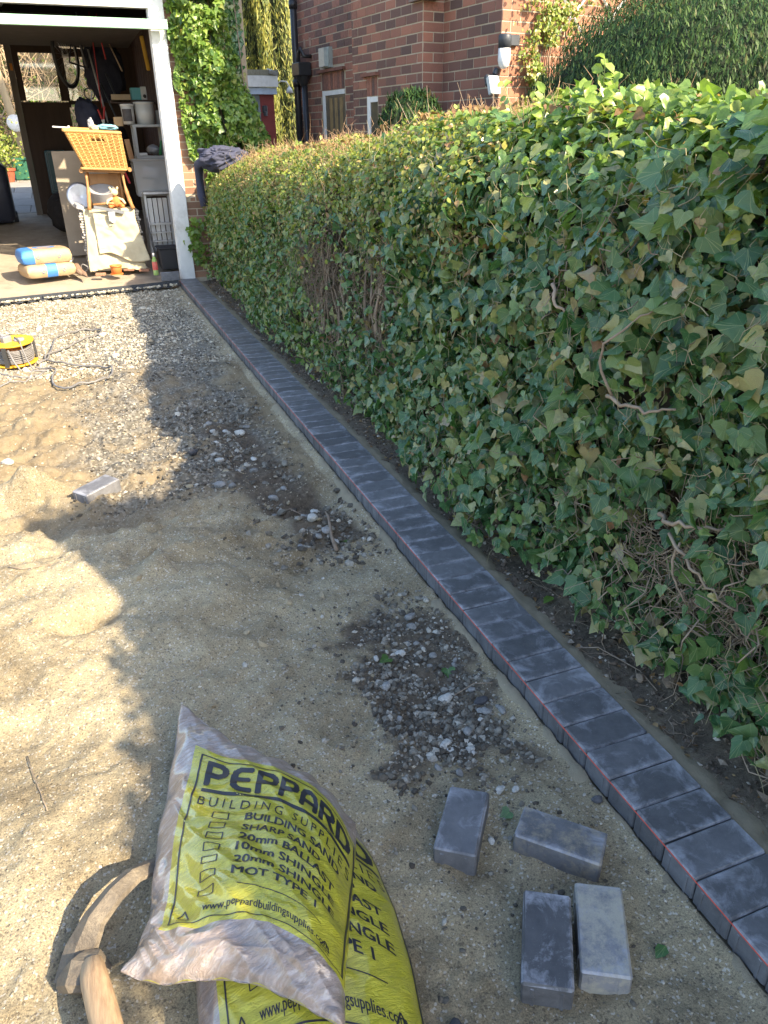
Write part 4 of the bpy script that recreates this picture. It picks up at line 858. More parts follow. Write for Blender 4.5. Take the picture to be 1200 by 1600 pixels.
def sheet_fn(U, V_):      # drapes over the top of the stack and down its front
    s = V_ * .98; top = .20
    x = -.92 + U * .60 + .02 * np.sin(V_ * 5 + U * 3)
    y = np.where(s < top, 10.05 - s, 9.85 - .02 - .035 * (s - top) + .02 * np.sin(U * 9 + V_ * 4) + fbm(U, V_, 4, 3, 5) * .03)
    z = np.where(s < top, .735, .735 - (s - top) * .89) + fbm(U, V_, 3, 2, 9) * .01
    z = np.maximum(z, .06 + .03 * np.sin(U * 4)); return np.stack([x, y, z], -1)
o = cloth('dust_sheet', sheet_fn, 40, 50, M_SHEET); tag(o, 'cream dust sheet hanging down the front of the slab stack', 'dust sheet')
def sheet2_fn(U, V_):
    x = -.80 + U * (.44 + .12 * V_); y = 9.79 + fbm(U, V_, 3, 3, 15) * .05 - .02 * V_; z = .70 - V_ * (.44 + .12 * U) + .03 * np.sin(U * 7) * V_; return np.stack([x, y, z], -1)
o = cloth('folded_sheet', sheet2_fn, 36, 36, M_SHEET); tag(o, 'second cream cloth folded over the dust sheet, hem hanging loose', 'dust sheet')
M_ALU = pm('dull_aluminium', (.55, .56, .58), (.45, .46, .48), 20, .4, metal=.8, stretch=(1, 1, .2))
def bracket():
    t = thing('metal_bracket', 'grey metal channel lying across the dust sheet with a plate', 'bracket'); mb = MB(); mb.box((-.62, 9.745, .735), (.33, .03, .035), (0, .22, 0), bev=.003); mb.build('channel', pm('grey_steel', (.22, .23, .25), (.16, .17, .18), 18, .5, metal=.5), t)
    mb = MB(); mb.box((-.60, 9.728, .665), (.075, .008, .10)); mb.tube([(-.62, 9.715, .62), (-.60, 9.71, .60), (-.575, 9.715, .605)], .006, 6); mb.build('plate', M_ALU, t)
bracket()
M_PINE = pm('varnished_wood', (.46, .24, .09), (.33, .16, .06), 14, .4, stretch=(1, 1, .15), coat=.2)
def chair():
    t = thing('wooden_chair', 'small wooden chair with turned legs standing on the slab stack', 'chair')
    mb = MB(); mb.box((-.60, 9.98, 1.135), (.46, .34, .03), (.0, .06, 0), bev=.008); mb.build('seat', M_PINE, t)
    for x, y, dx in ((-.80, 9.83, -.03), (-.41, 9.83, .06), (-.78, 10.12, 0), (-.43, 10.12, 0)):
        f = [0, .15, .35, .45, .55, .62, .75, .88, 1]; r = [.018, .015, .013, .018, .024, .020, .025, .020, .026]; zb = .735 if y < 9.9 else .74
        mb = MB(); mb.tube([(x + dx * q * q, y - .03 * q * (y < 9.9), 1.12 + (zb - 1.12) * q) for q in f], r, 10); mb.build('leg', M_PINE, t, smooth=True)
    mb = MB(); mb.box((-.60, 10.13, .97), (.34, .014, .26)); mb.build('back_panel', M_PINE, t)
    mb = MB(); mb.tube([(-.78, 9.82, .79), (-.60, 9.82, .80), (-.42, 9.82, .79)], .012, 8); mb.build('stretcher', M_PINE, t, smooth=True)
    for x in (-.845, -.355): mb = MB(); mb.lathe([(.0, 0), (.024, 0), (.026, .012), (.02, .03), (0, .03)], (x + (.03 if x > -.5 else 0), 9.80, 1.145), 12, (math.pi / 2, 0, 0), cap=False); mb.build('knob', M_PINE, t)
chair()
M_WICK = pm('wicker', (.58, .34, .12), (.44, .24, .075), 40, .6, rnd=.5, bs=.3)
def basket():
    t = thing('wicker_basket', 'square honey-coloured wicker basket tilted on top of the wooden chair', 'basket', (-.60, 9.90, 1.165)); t.rotation_euler = (.06, .05, 0)
    a0, b0, a1, b1, H = .225, .15, .285, .22, .37
    def wall(f): return a0 + (a1 - a0) * f, b0 + (b1 - b0) * f
    rows = 26; nper = [18, 13]
    weave = MB()
    for rr in range(rows):
        f = (rr + .5) / rows; hx, hy = wall(f); z = f * H
        if True:
            pts = []
            for sx0, sy0, sx1, sy1, n in ((-1, -1, 1, -1, nper[0]), (1, -1, 1, 1, nper[1]), (1, 1, -1, 1, nper[0]), (-1, 1, -1, -1, nper[1])):
                nx, ny = (sy1 - sy0) / 2, -(sx1 - sx0) / 2
                for k in range(n * 2):
                    q = k / (n * 2); w_ = .006 * math.cos(math.pi * k / 2 * 1.0 + math.pi * rr) 
                    pts.append(Vector(((sx0 + (sx1 - sx0) * q) * hx + nx * w_, (sy0 + (sy1 - sy0) * q) * hy + ny * w_, z)))
            # hand-hole near the rim on the front face
            if 20 <= rr <= 22:
                seg = []; 
                for p_ in pts:
                    if p_.y < -hy * .9 and (abs(p_.x + .015) < .03 or abs(p_.x - .055) < .03):
                        if len(seg) > 1: weave.tube(seg, .0078, 4, flat=.7)
                        seg = []
                    else: seg.append(p_)
                if len(seg) > 1: weave.tube(seg, .0078, 4, flat=.7)
            else: weave.tube(pts + [pts[0]], .0078, 4, caps=False, flat=.7)
    weave.build('weave', M_WICK, t)
    st = MB()
    for sx0, sy0, sx1, sy1, n in ((-1, -1, 1, -1, 9), (1, -1, 1, 1, 6), (1, 1, -1, 1, 9), (-1, 1, -1, -1, 6)):
        for k in range(n):
            q = (k + .5) / n; st.tube([((sx0 + (sx1 - sx0) * q) * wall(f)[0] * 1.01, (sy0 + (sy1 - sy0) * q) * wall(f)[1] * 1.01, f * H) for f in (0, .5, 1.01)], .0065, 5)
    st.build('stakes', pm('wicker_light', (.68, .44, .19), (.55, .33, .12), 30, .6), t)
    mb = MB(); mb.tube([(sx * a1 * 1.02, sy * b1 * 1.02, H + .008) for sx, sy in ((-1, -1), (1, -1), (1, 1), (-1, 1), (-1, -1.001))], .016, 8); mb.build('rim', M_WICK, t)
    for o_ in t.children:
        for v in o_.data.vertices: v.co.x += .025 - .105 * v.co.z / H
    mb = MB(); mb.tube([(sx * a0 * 1.04, sy * b0 * 1.04, .004) for sx, sy in ((-1, -1), (1, -1), (1, 1), (-1, 1), (-1, -1.001))], .014, 8); mb.box((0, 0, .01), (a0 * 1.95, b0 * 1.95, .012)); mb.build('base', M_WICK, t)
basket()
def crumple(name, label, cat, c, size, mat, seed=1, sub=4, amp=.35):
    bm = bmesh.new(); bmesh.ops.create_icosphere(bm, subdivisions=sub, radius=1)
    co_ = np.array([v.co[:] for v in bm.verts]); d = 1 + amp * (fbm(co_[:, 0] + co_[:, 2] * .5, co_[:, 1] + co_[:, 2] * .7, 1.7, 4, seed) - np.abs(fbm(co_[:, 0] - co_[:, 2], co_[:, 1], 2.6, 2, seed + 3)) * .9)
    for v, q, p_ in zip(bm.verts, d, co_): v.co = Vector(p_ * q) * 1.0; v.co = Vector((v.co.x * size[0], v.co.y * size[1], v.co.z * size[2]))
    me = bpy.data.meshes.new(name); bm.to_mesh(me); bm.free()
    for p_ in me.polygons: p_.use_smooth = True
    o = link(name, me, None, mat); o.location = c; return tag(o, label, cat)
M_BLUEC = pm('light_blue_cloth', (.25, .52, .62), (.18, .42, .52), 14, .85)
crumple('cloth', 'light blue cloth bundled on the basket\'s open top', 'cloth', (-.50, 9.86, 1.575), (.12, .09, .035), M_BLUEC, 3)
crumple('cloth', 'small yellowish rag beside the blue cloth on the basket', 'cloth', (-.63, 9.84, 1.57), (.05, .05, .03), pm('yellow_rag', (.62, .60, .32), None, 14, .85), 5)
crumple('plastic_bag', 'thin grey plastic bag peaking behind the cloths on the basket', 'bag', (-.66, 9.90, 1.61), (.035, .05, .06), pm('grey_film', (.4, .42, .46), None, 14, .35), 6)
def white_stick():
    mb = MB(); mb.tube([(-1.06, 9.80, 1.585), (-.90, 9.84, 1.575)], .008, 6); mb.lathe([(.0, 0), (.012, 0), (.012, .02), (0, .02)], (-.895, 9.84, 1.575), 8, cap=False); tag(mb.build('rod', pm('white_plastic', (.7, .7, .7), None, 8, .4), None), 'thin white rod sticking out from the basket\'s left rim', 'rod')
white_stick()
def lathe_thing(name, label, cat, c, prof, mat, n=28, rot=(0, 0, 0), cap=False, smooth=True):
    mb = MB(); mb.lathe(prof, (0, 0, 0), n, None, cap); o = mb.build(name, mat, None, smooth); o.location = c; o.rotation_euler = rot; return tag(o, label, cat)
M_GREYP = pm('grey_enamel', (.30, .30, .31), (.24, .24, .25), 10, .4)
lathe_thing('grey_pot', 'round grey and cream bowl tucked under the chair seat', 'pot', (-.66, 9.97, .76), [(0, 0), (.09, 0), (.12, .06), (.145, .19), (.15, .2), (.14, .2), (.112, .07), (0, .03)], M_GREYP, rot=(.35, .0, 0))
lathe_thing('round_lid', 'round silver grey lid leaning on the board behind the chair', 'lid', (-.90, 10.24, .86), [(0, 0), (.10, .004), (.13, .012), (.15, .02), (.152, .03), (.12, .024), (0, .012)], M_ALU, rot=(math.radians(80), 0, .1))
def toy():
    """orange soft toy slumped under the chair: round body, head with two ears, light legs"""
    t = thing('soft_toy', 'orange and cream soft toy slumped under the chair', 'soft toy', (-.53, 9.86, .80))
    mo = pm('orange_plush', (.62, .22, .06), (.50, .16, .05), 40, .95, bs=.5); mc = pm('cream_plush', (.66, .58, .34), (.55, .47, .27), 40, .95, bs=.5)
    mb = MB(); mb.lathe([(0, -.05), (.04, -.04), (.06, 0), (.055, .04), (.03, .07), (0, .075)], (0, 0, 0), 14, (0, .5, 0), cap=False); mb.build('body', mo, t, True)
    mb = MB(); mb.lathe([(0, -.035), (.03, -.03), (.045, 0), (.035, .03), (0, .04)], (.0, -.01, .11), 14, (.2, .3, 0), cap=False)
    for s in (-1, 1): mb.lathe([(0, -.012), (.014, 0), (.012, .02), (0, .03)], (s * .035, -.01, .145), 8, (0, s * .4, 0), cap=False)
    mb.build('head', mc, t, True)
    for s in (-1, 1): mb = MB(); mb.tube([(s * .03, -.02, -.03), (s * .06, -.07, -.035), (s * .07, -.11, -.03)], [.02, .018, .02], 10); mb.build('leg', mo, t, True)
    for s in (-1, 1): mb = MB(); mb.tube([(s * .03, -.02, .05), (s * .08, -.05, .03), (s * .10, -.06, -.01)], [.015, .014, .015], 10); mb.build('arm', mc, t, True)
toy()
M_BOARD = pm('hardboard', (.36, .30, .23), (.30, .25, .19), 6, .7)
def board():
    mb = MB(); mb.box((0, 0, .60), (.62, .012, 1.20)); o = mb.build('plywood_board', M_BOARD); o.location = (-.82, 10.78, FZ(10.8) + .0); o.rotation_euler = (math.radians(-4), math.radians(0), .03); tag(o, 'plain beige board leaning behind the basket and slab stack', 'board')
board()
def tealtray():
    t = thing('teal_frame', 'dark teal ribbed panel standing against the brown back wall', 'panel', (-1.12, 13.70, .72), 0); mb = MB(); mb.box((0, 0, .3), (.30, .04, .62), bev=.02); mb.build('panel', pm('teal_plastic', (.03, .09, .11), None, 8, .5), t)
    for k in (0, .02): mb = MB(); mb.tube([(-.13 + k, -.03, .02 + k), (-.13 + k, -.03, .56 - k), (-.10, -.03, .595 - k), (.10, -.03, .595 - k), (.13 - k, -.03, .56 - k), (.13 - k, -.03, .02 + k), (-.13 + k, -.03, .02 + k)], .006, 5); mb.build('rib', pm('teal_edge', (.10, .16, .18), None, 8, .4), t)
tealtray()
# shelf unit, tubs, box, ladder, bin
M_SHELF = pm('off_white_plastic', (.42, .42, .40), (.35, .35, .33), 8, .5)
def shelf():
    t = thing('shelf_unit', 'off-white plastic shelf unit against the right wall of the garage', 'shelf unit')
    for z in (1.60, 1.26, .92): mb = MB(); mb.box((.005, 10.62, z), (.36, .34, .03), bev=.004); mb.build('shelf', M_SHELF, t)
    for x in (-.155, .165):
        for y in (10.47, 10.77): mb = MB(); mb.box((x, y, .86), (.032, .032, 1.48)); mb.build('leg', M_SHELF, t)
shelf()
M_TUB = pm('white_tub_plastic', (.62, .61, .57), (.54, .53, .49), 9, .4)
def tub(name, label, c, r, h, mat, label_col=None):
    t = thing(name, label, 'tub', c); mb = MB(); mb.lathe([(0, 0), (r * .88, 0), (r, h * .97), (r * .97, h * .97), (0, h * .97)], (0, 0, 0), 28, cap=False); mb.build('body', mat, t, True)
    mb = MB(); mb.lathe([(0, 0), (r * 1.05, 0), (r * 1.05, .02), (r * .96, .024), (0, .024)], (0, 0, h * .95), 28, cap=False); mb.build('lid', mat, t, True)
    if label_col:
        n = 9; V = []; 
        for k in range(n): a = math.radians(-150 + 90 * k / (n - 1)); V += [(r * 1.0 * math.cos(a), r * 1.0 * math.sin(a), h * .15), (r * 1.035 * math.cos(a), r * 1.035 * math.sin(a), h * .8)]
        me = npmesh('paper_label', V, [(2 * k, 2 * k + 2, 2 * k + 3, 2 * k + 1) for k in range(n - 1)]); link('paper_label', me, t, pm(label_col[0], label_col[1], None, 20, .6))
tub('white_tub', 'large white lidded tub on the shelf unit\'s top', (.0, 10.60, 1.617), .115, .225, M_TUB)
tub('paint_tin', 'cream paint tin with dark label beside the large white tub', (-.20, 10.53, 1.617), .075, .20, M_TUB, ('tin_label', (.10, .09, .09)))
def box_thing(name, label, cat, c, d, mat, rot=None, bev=.004):
    mb = MB(); mb.box((0, 0, d[2] / 2), d, bev=bev); o = mb.build(name, mat); o.location = c; o.rotation_euler = rot or (0, 0, 0); return tag(o, label, cat)
box_thing('grey_carton', 'small grey carton right of the large white tub', 'box', (.165, 10.60, 1.616), (.07, .14, .15), pm('grey_card', (.22, .22, .21), None, 8, .8))
box_thing('card_box', 'little brown cardboard box at the left of the paint tin', 'box', (-.31, 10.75, 1.60), (.10, .12, .10), M_TAN)
def high_shelf():
    t = thing('wall_shelf', 'dark timber shelf fixed above the tubs', 'shelf'); mb = MB(); mb.box((-.05, 10.85, 1.865), (.62, .28, .03)); mb.build('board', M_DKWOOD, t); mb = MB(); mb.box((-.24, 10.72, 1.90), (.22, .02, .08)); mb.build('edge_batten', pm('pale_batten', (.30, .22, .13), None, 8, .7), t)
    mb = MB(); mb.box((.19, 10.85, 1.78), (.05, .04, .15)); mb.build('bracket', M_DKWOOD, t)
high_shelf()
box_thing('blue_box', 'dull blue and green packet on the timber shelf', 'box', (-.04, 10.80, 1.882), (.15, .14, .13), pm('blue_pack', (.06, .20, .26), (.05, .24, .16), 6, .5))
box_thing('speaker_box', 'slim pale box with a round dark disc on the timber shelf', 'box', (.03, 10.71, 1.882), (.065, .05, .14), pm('pale_pack', (.38, .38, .36), None, 6, .5))
lathe_thing('dark_disc', 'round dark knob on the slim pale box', 'knob', (.035, 10.683, 1.92), [(0, 0), (.02, 0), (.02, .004), (0, .004)], M_DARK, 16, (math.pi / 2, 0, 0))
def storage_box():
    t = thing('storage_box', 'clear plastic storage box filled with odds and ends on the ladder', 'storage box', (0, 0, 0))
    m = bpy.data.materials.new('clear_plastic'); m.use_nodes = True; nt_ = m.node_tree; b = nt_.nodes['Principled BSDF']; b.inputs['Base Color'].default_value = (.75, .78, .80, 1); b.inputs['Roughness'].default_value = .25; b.inputs['Alpha'].default_value = .35
    mb = MB(); mb.box((-.03, 10.44, 1.03), (.40, .30, .40), top=(1.08, 1.08)); o = mb.build('body', m, t)
    mb = MB(); mb.box((-.03, 10.44, 1.235), (.46, .35, .02), bev=.006); mb.build('rim', M_SHELF, t)
    mb = MB(); mb.box((-.10, 10.42, .93), (.16, .18, .16)); mb.box((.06, 10.44, .91), (.12, .16, .12), (0, .2, .2)); mb.build('papers_inside', pm('box_contents', (.30, .24, .18), (.4, .36, .3), 20, .8), t)
    mb = MB(); mb.box((-.06, 10.40, 1.10), (.2, .2, .12), (.1, .2, .3), bev=.03); mb.build('cloth_inside', pm('white_things', (.5, .5, .5), (.35, .35, .38), 20, .8), t)
storage_box()
def ladder():
    t = thing('step_ladder', 'folded aluminium step stool standing before the storage box', 'step ladder', (0, 0, 0))
    y0, y1 = 10.20, 10.30; zb, zt = FZ(10.25), .86
    for x in (-.165, .115): mb = MB(); mb.box((x * 1.0, (y0 + y1) / 2, (zb + zt) / 2), (.028, .05, zt - zb)); mb.build('rail', M_ALU, t)
    mb = MB(); mb.box((-.025, y0 + .02, zt + .012), (.33, .14, .035), bev=.006); mb.build('platform', M_ALU, t)
    for z in (.52, .42, .32, .22): mb = MB(); mb.box((-.025, y0 + .01, z), (.26, .05, .014 if z != .52 else .022)); mb.build('tread', M_ALU, t)
    for k in range(4): mb = MB(); mb.box((-.115 + k * .06, y0 + .07, .5), (.05, .012, .62)); mb.build('slat', M_ALU, t)
    mb = MB(); mb.tube([(-.20, 9.98, .62), (-.18, 10.05, .4), (-.14, 10.12, .14)], .012, 6); mb.build('strut', M_ALU, t)
ladder()
def bin_():
    t = thing('black_tub', 'black rubber bucket at the foot of the step stool', 'bucket', (-.02, 9.78, FZ(9.8))); M = pm('black_rubber', (.022, .022, .024), (.03, .03, .032), 9, .6)
    mb = MB(); mb.box((0, 0, .12), (.22, .24, .24), top=(1.12, 1.1), bev=.012); mb.build('body', M, t); mb = MB(); mb.box((0, 0, .245), (.27, .29, .02), bev=.006); mb.build('rim', M, t)
bin_()
def bottle():
    t = thing('spray_bottle', 'red and green plastic bottle with white cap by the post', 'bottle', (-.22, 9.50, FZ(9.5)))
    mb = MB(); mb.lathe([(0, 0), (.028, 0), (.03, .01), (.03, .08), (.026, .085), (.026, .14), (.03, .145), (.028, .17), (.014, .2), (.012, .21), (0, .21)], (0, 0, 0), 20, cap=False); mb.build('body', pm('lime_plastic', (.25, .42, .08), (.4, .5, .2), 25, .35), t, True)
    mb = MB(); mb.lathe([(.0315, .06), (.0318, .062), (.0305, .15), (.030, .152)], (.0, 0, 0), 20, cap=False); mb.build('wrapper', pm('red_label', (.60, .05, .06), (.7, .2, .15), 25, .35), t, True)
    mb = MB(); mb.lathe([(0, 0), (.014, 0), (.013, .035), (0, .04)], (0, 0, .208), 14, cap=False); mb.build('cap', M_WHITE, t, True)
bottle()
M_TERRA = pm('orange_terracotta', (.62, .21, .05), (.50, .16, .04), 12, .6)
def opot():
    t = thing('orange_pot', 'small orange plastic pot standing before the dust sheet', 'pot', (-.65, 9.66, FZ(9.66))); r = .062
    mb = MB(); mb.lathe([(0, 0), (r * .92, 0), (r, .085), (r, .09), (r * .9, .088), (r * .85, .01), (0, .01)], (0, 0, 0), 28, cap=False); mb.build('body', M_TERRA, t, True)
    mb = MB(); mb.lathe([(r * .97, .085), (r * 1.10, .085), (r * 1.10, .105), (r * .93, .105), (r * .93, .085)], (0, 0, 0), 28, cap=False); mb.build('rim', M_TERRA, t, True)
    mb = MB(); mb.lathe([(0, 0), (r * 1.18, 0), (r * 1.18, .012), (0, .012)], (0, 0, 0), 28, cap=False); mb.build('saucer', M_TERRA, t)
opot()
for x, y, d, lb in ((-.83, 9.66, (.11, .07, .03), 'broken brick piece lying left of the orange pot'), (-.33, 9.72, (.12, .06, .03), 'flat broken brick piece between pot and bucket'), (-.50, 9.80, (.12, .06, .025), 'flat sliver of brick lying right of the orange pot')):
    box_thing('brick_piece', lb, 'brick', (x, y, FZ(y) - .002), d, M_BRICK2, (0, 0, random.uniform(-.4, .4)), .005)
def trowel():
    t = thing('old_tools', 'rusty tool heads and cord tangled beside the paper sacks', 'tools', (-1.03, 9.72, FZ(9.7)))
    rust = pm('rusty_iron', (.20, .13, .09), (.30, .20, .14), 25, .8, metal=.2)
    mb = MB(); mb.tube([(-.05, .22, .10), (-.02, .06, .05), (.02, -.05, .03), (.05, -.18, .01)], [.03, .035, .03, .004], 7, flat=.5); mb.build('spade_head', rust, t)
    mb = MB(); mb.tube([(-.08, .10, .03), (-.03, .0, .05), (.0, -.06, .02)], [.02, .03, .015], 7); mb.build('iron_head', rust, t)
    mb = MB(); mb.tube([(.09 * math.cos(a) + .09, .09 * math.sin(a) * .6 + .15, .06 + .05 * math.sin(a * 2)) for a in np.linspace(0, 8, 30)], .006, 6); mb.build('grey_cord', pm('grey_cord', (.30, .29, .28), None, 20, .7), t)
trowel()
crumple('white_switch', 'white knobbly plastic fitting on a cord behind the sacks', 'fitting', (-1.16, 10.2, .17), (.06, .05, .06), M_WHITE, 9, 3, .5)
def bicycle():
    t = thing('bicycle', 'dark bicycle hanging in the garage, its wheel against the back window', 'bicycle', (-.77, 11.25, 2.37)); blk = pm('tyre_rubber', (.02, .02, .022), None, 9, .7); M = Euler((.0, .28, 1.15)).to_matrix()
    r_ = lambda x, y, z: tuple(M @ Vector((x, y, z)))
    mb = MB(); mb.tube([r_(.33 * math.cos(a), 0, .33 * math.sin(a)) for a in np.linspace(0, 2 * math.pi, 41)], .021, 8, caps=False); wh = mb.build('wheel', blk, t, True)
    mb = MB(); mb.tube([r_(.303 * math.cos(a), 0, .303 * math.sin(a)) for a in np.linspace(0, 2 * math.pi, 41)], .009, 6, caps=False); mb.build('rim', M_GREYP, wh, True)
    mb = MB(); mb.tube([r_(0, -.04, 0), r_(0, .04, 0)], .018, 10); mb.build('hub', M_GREYP, wh)
    mb = MB()
    for k in range(24): a = k * math.pi / 12; mb.tube([r_(.015 * math.cos(a + .4), .03 * (-1) ** k, .015 * math.sin(a + .4)), r_(.295 * math.cos(a), 0, .295 * math.sin(a))], .0014, 3)
    mb.build('spokes', M_ALU, wh)
    o = Vector((.15, .05, -.22)); m = pm('dark_frame', (.04, .04, .05), None, 9, .35)
    mb = MB()
    for a, b_, q in (((0, 0, .6), (.08, .05, .1), .018), ((.08, .05, .1), (.22, .2, .45), .016), ((0, 0, .55), (.22, .2, .5), .015), ((.08, .05, .1), (-.12, -.08, .15), .010), ((0, 0, .6), (-.12, -.08, .15), .009)): mb.tube([o + Vector(a), o + Vector(b_)], q, 8)
    mb.build('frame', m, t)
    mb = MB(); mb.tube([o + Vector((.05 + .06 * math.cos(a), -.02, -.18 + .06 * math.sin(a))) for a in np.linspace(0, 6.29, 21)], .008, 6, caps=False); mb.build('chainring', m, t)
    mb = MB(); mb.box(o + Vector((.06, -.03, -.25)), (.018, .012, .20), (0, .25, 0)); mb.build('crank', M_GREYP, t)
bicycle()
def cord(name, label, pts, r, mat, cat='cord'):
    mb = MB(); mb.tube(pts, r, 6); return tag(mb.build(name, mat, smooth=True), label, cat)
M_RED = pm('dark_red_cord', (.35, .03, .03), None, 9, .6)
cord('hanging_rope', 'long thin red cord hanging from the garage roof, left one', [(-.44, 11, 2.8), (-.45, 11, 2.3), (-.46, 11, 1.8)], .006, M_RED)
cord('red_strap', 'short dark red strap hanging right of the long red cord', [(-.36, 11, 2.78), (-.35, 11, 2.5), (-.33, 11, 2.32)], .008, M_RED)
cord('white_pipe', 'bent pale pipe hanging under the roof by the wheel', [(-.58, 11.1, 2.8), (-.56, 11.1, 2.66), (-.54, 11.1, 2.55)], .010, M_SHELF, 'pipe')
for i, (a, b, r, lb) in enumerate((((-.50, 11.35, 2.45), (-.40, 11.3, 1.65), .012, 'grey tool shaft leaning left of the red cord'), ((-.26, 11.1, 2.5), (-.16, 11.0, 2.2), .009, 'thin pale handle slanting under the roof'), ((-.33, 11.4, 2.2), (-.16, 11.2, 1.62), .014, 'dark tool handle slanting behind the tubs'), ((-.40, 11.5, 2.1), (-.26, 11.3, 1.60), .012, 'second dark handle slanting right of the red cord'), ((-.12, 11.3, 2.75), (-.20, 11.3, 2.65), .016, 'black hook under the roof at centre'))):
    cord('tool_shaft', lb, [a, b], r, (M_GREYP, M_TWIG, M_CHAR, M_CHAR, M_CHAR)[i], 'tool')
def shears():
    t = thing('garden_shears', 'pair of tools with red handles standing behind the basket', 'shears', (-.47, 11.0, 1.66)); 
    for s, z in ((-1, .0), (1, .03)): mb = MB(); mb.tube([(s * .01, 0, .02), (s * .04, 0, .13 + z)], .012, 8); mb.build('handle', M_RED, t); mb = MB(); mb.tube([(s * -.005, 0, -.10), (s * .01, 0, .02)], [.006, .012], 6); mb.build('blade', M_SHELF, t)
shears()
box_thing('yellow_level', 'yellow tapered plastic tube hanging high on the right wall', 'tube', (.14, 10.85, 2.20), (.045, .05, .36), pm('ochre_plastic', (.50, .30, .03), (.42, .24, .02), 6, .5), (0, -.10, 0), .01)
crumple('dark_blue_sack', 'dark blue bundle heaped behind the basket', 'sack', (-.62, 11.3, 1.72), (.16, .14, .24), pm('navy_cloth', (.025, .03, .06), None, 9, .8), 21, 4, .3)
crumple('black_jacket_heap', 'black bundle of clothes behind the paint tin', 'clothes', (-.36, 11.35, 1.50), (.20, .16, .20), pm('black_cloth', (.018, .018, .022), None, 9, .9), 25, 4, .3)
crumple('dark_heap', 'dark heap of bags on the floor before the back wall', 'bags', (-1.05, 12.4, .52), (.30, .3, .32), pm('black_cloth', (.018, .018, .022)), 27, 4, .3)
crumple('clutter', 'hanging dark coats at the middle of the garage', 'coats', (-.32, 11.7, 2.25), (.24, .10, .38), pm('dark_blue_coat', (.022, .025, .045), None, 9, .9), 29, 4, .35)
box_thing('red_board', 'bright red strip standing left of the storage box', 'strip', (-.31, 10.33, .98), (.02, .10, .30), pm('bright_red', (.60, .03, .05), None, 8, .5), (0, -.30, 0))
box_thing('timber_offcut', 'upright timber offcut leaning left of the shelf unit', 'offcut', (-.24, 10.42, 1.24), (.06, .02, .22), M_PINE, (0, -.12, 0))
box_thing('plastic_pack', 'small white pack on the shelf unit\'s middle shelf', 'pack', (-.10, 10.5, 1.277), (.11, .08, .03), M_TUB)
cord('green_bottle', 'slim green bottle leaning on the shelf unit\'s middle shelf', [(.11, 10.5, 1.28), (.14, 10.5, 1.44)], [.022, .010], pm('green_plastic', (.05, .26, .09), None, 8, .4), 'bottle')
crumple('bag_of_bits', 'grey bag of oddments on the shelf unit\'s middle shelf', 'bag', (.05, 10.62, 1.34), (.09, .1, .06), M_GREYP, 31, 3, .4)
lathe_thing('lamp_reflector', 'round grey lamp at the top left corner inside the garage', 'lamp', (-1.42, 9.75, 2.66), [(0, 0), (.10, .0), (.12, .03), (.10, .06), (0, .07)], M_SHELF, 20)

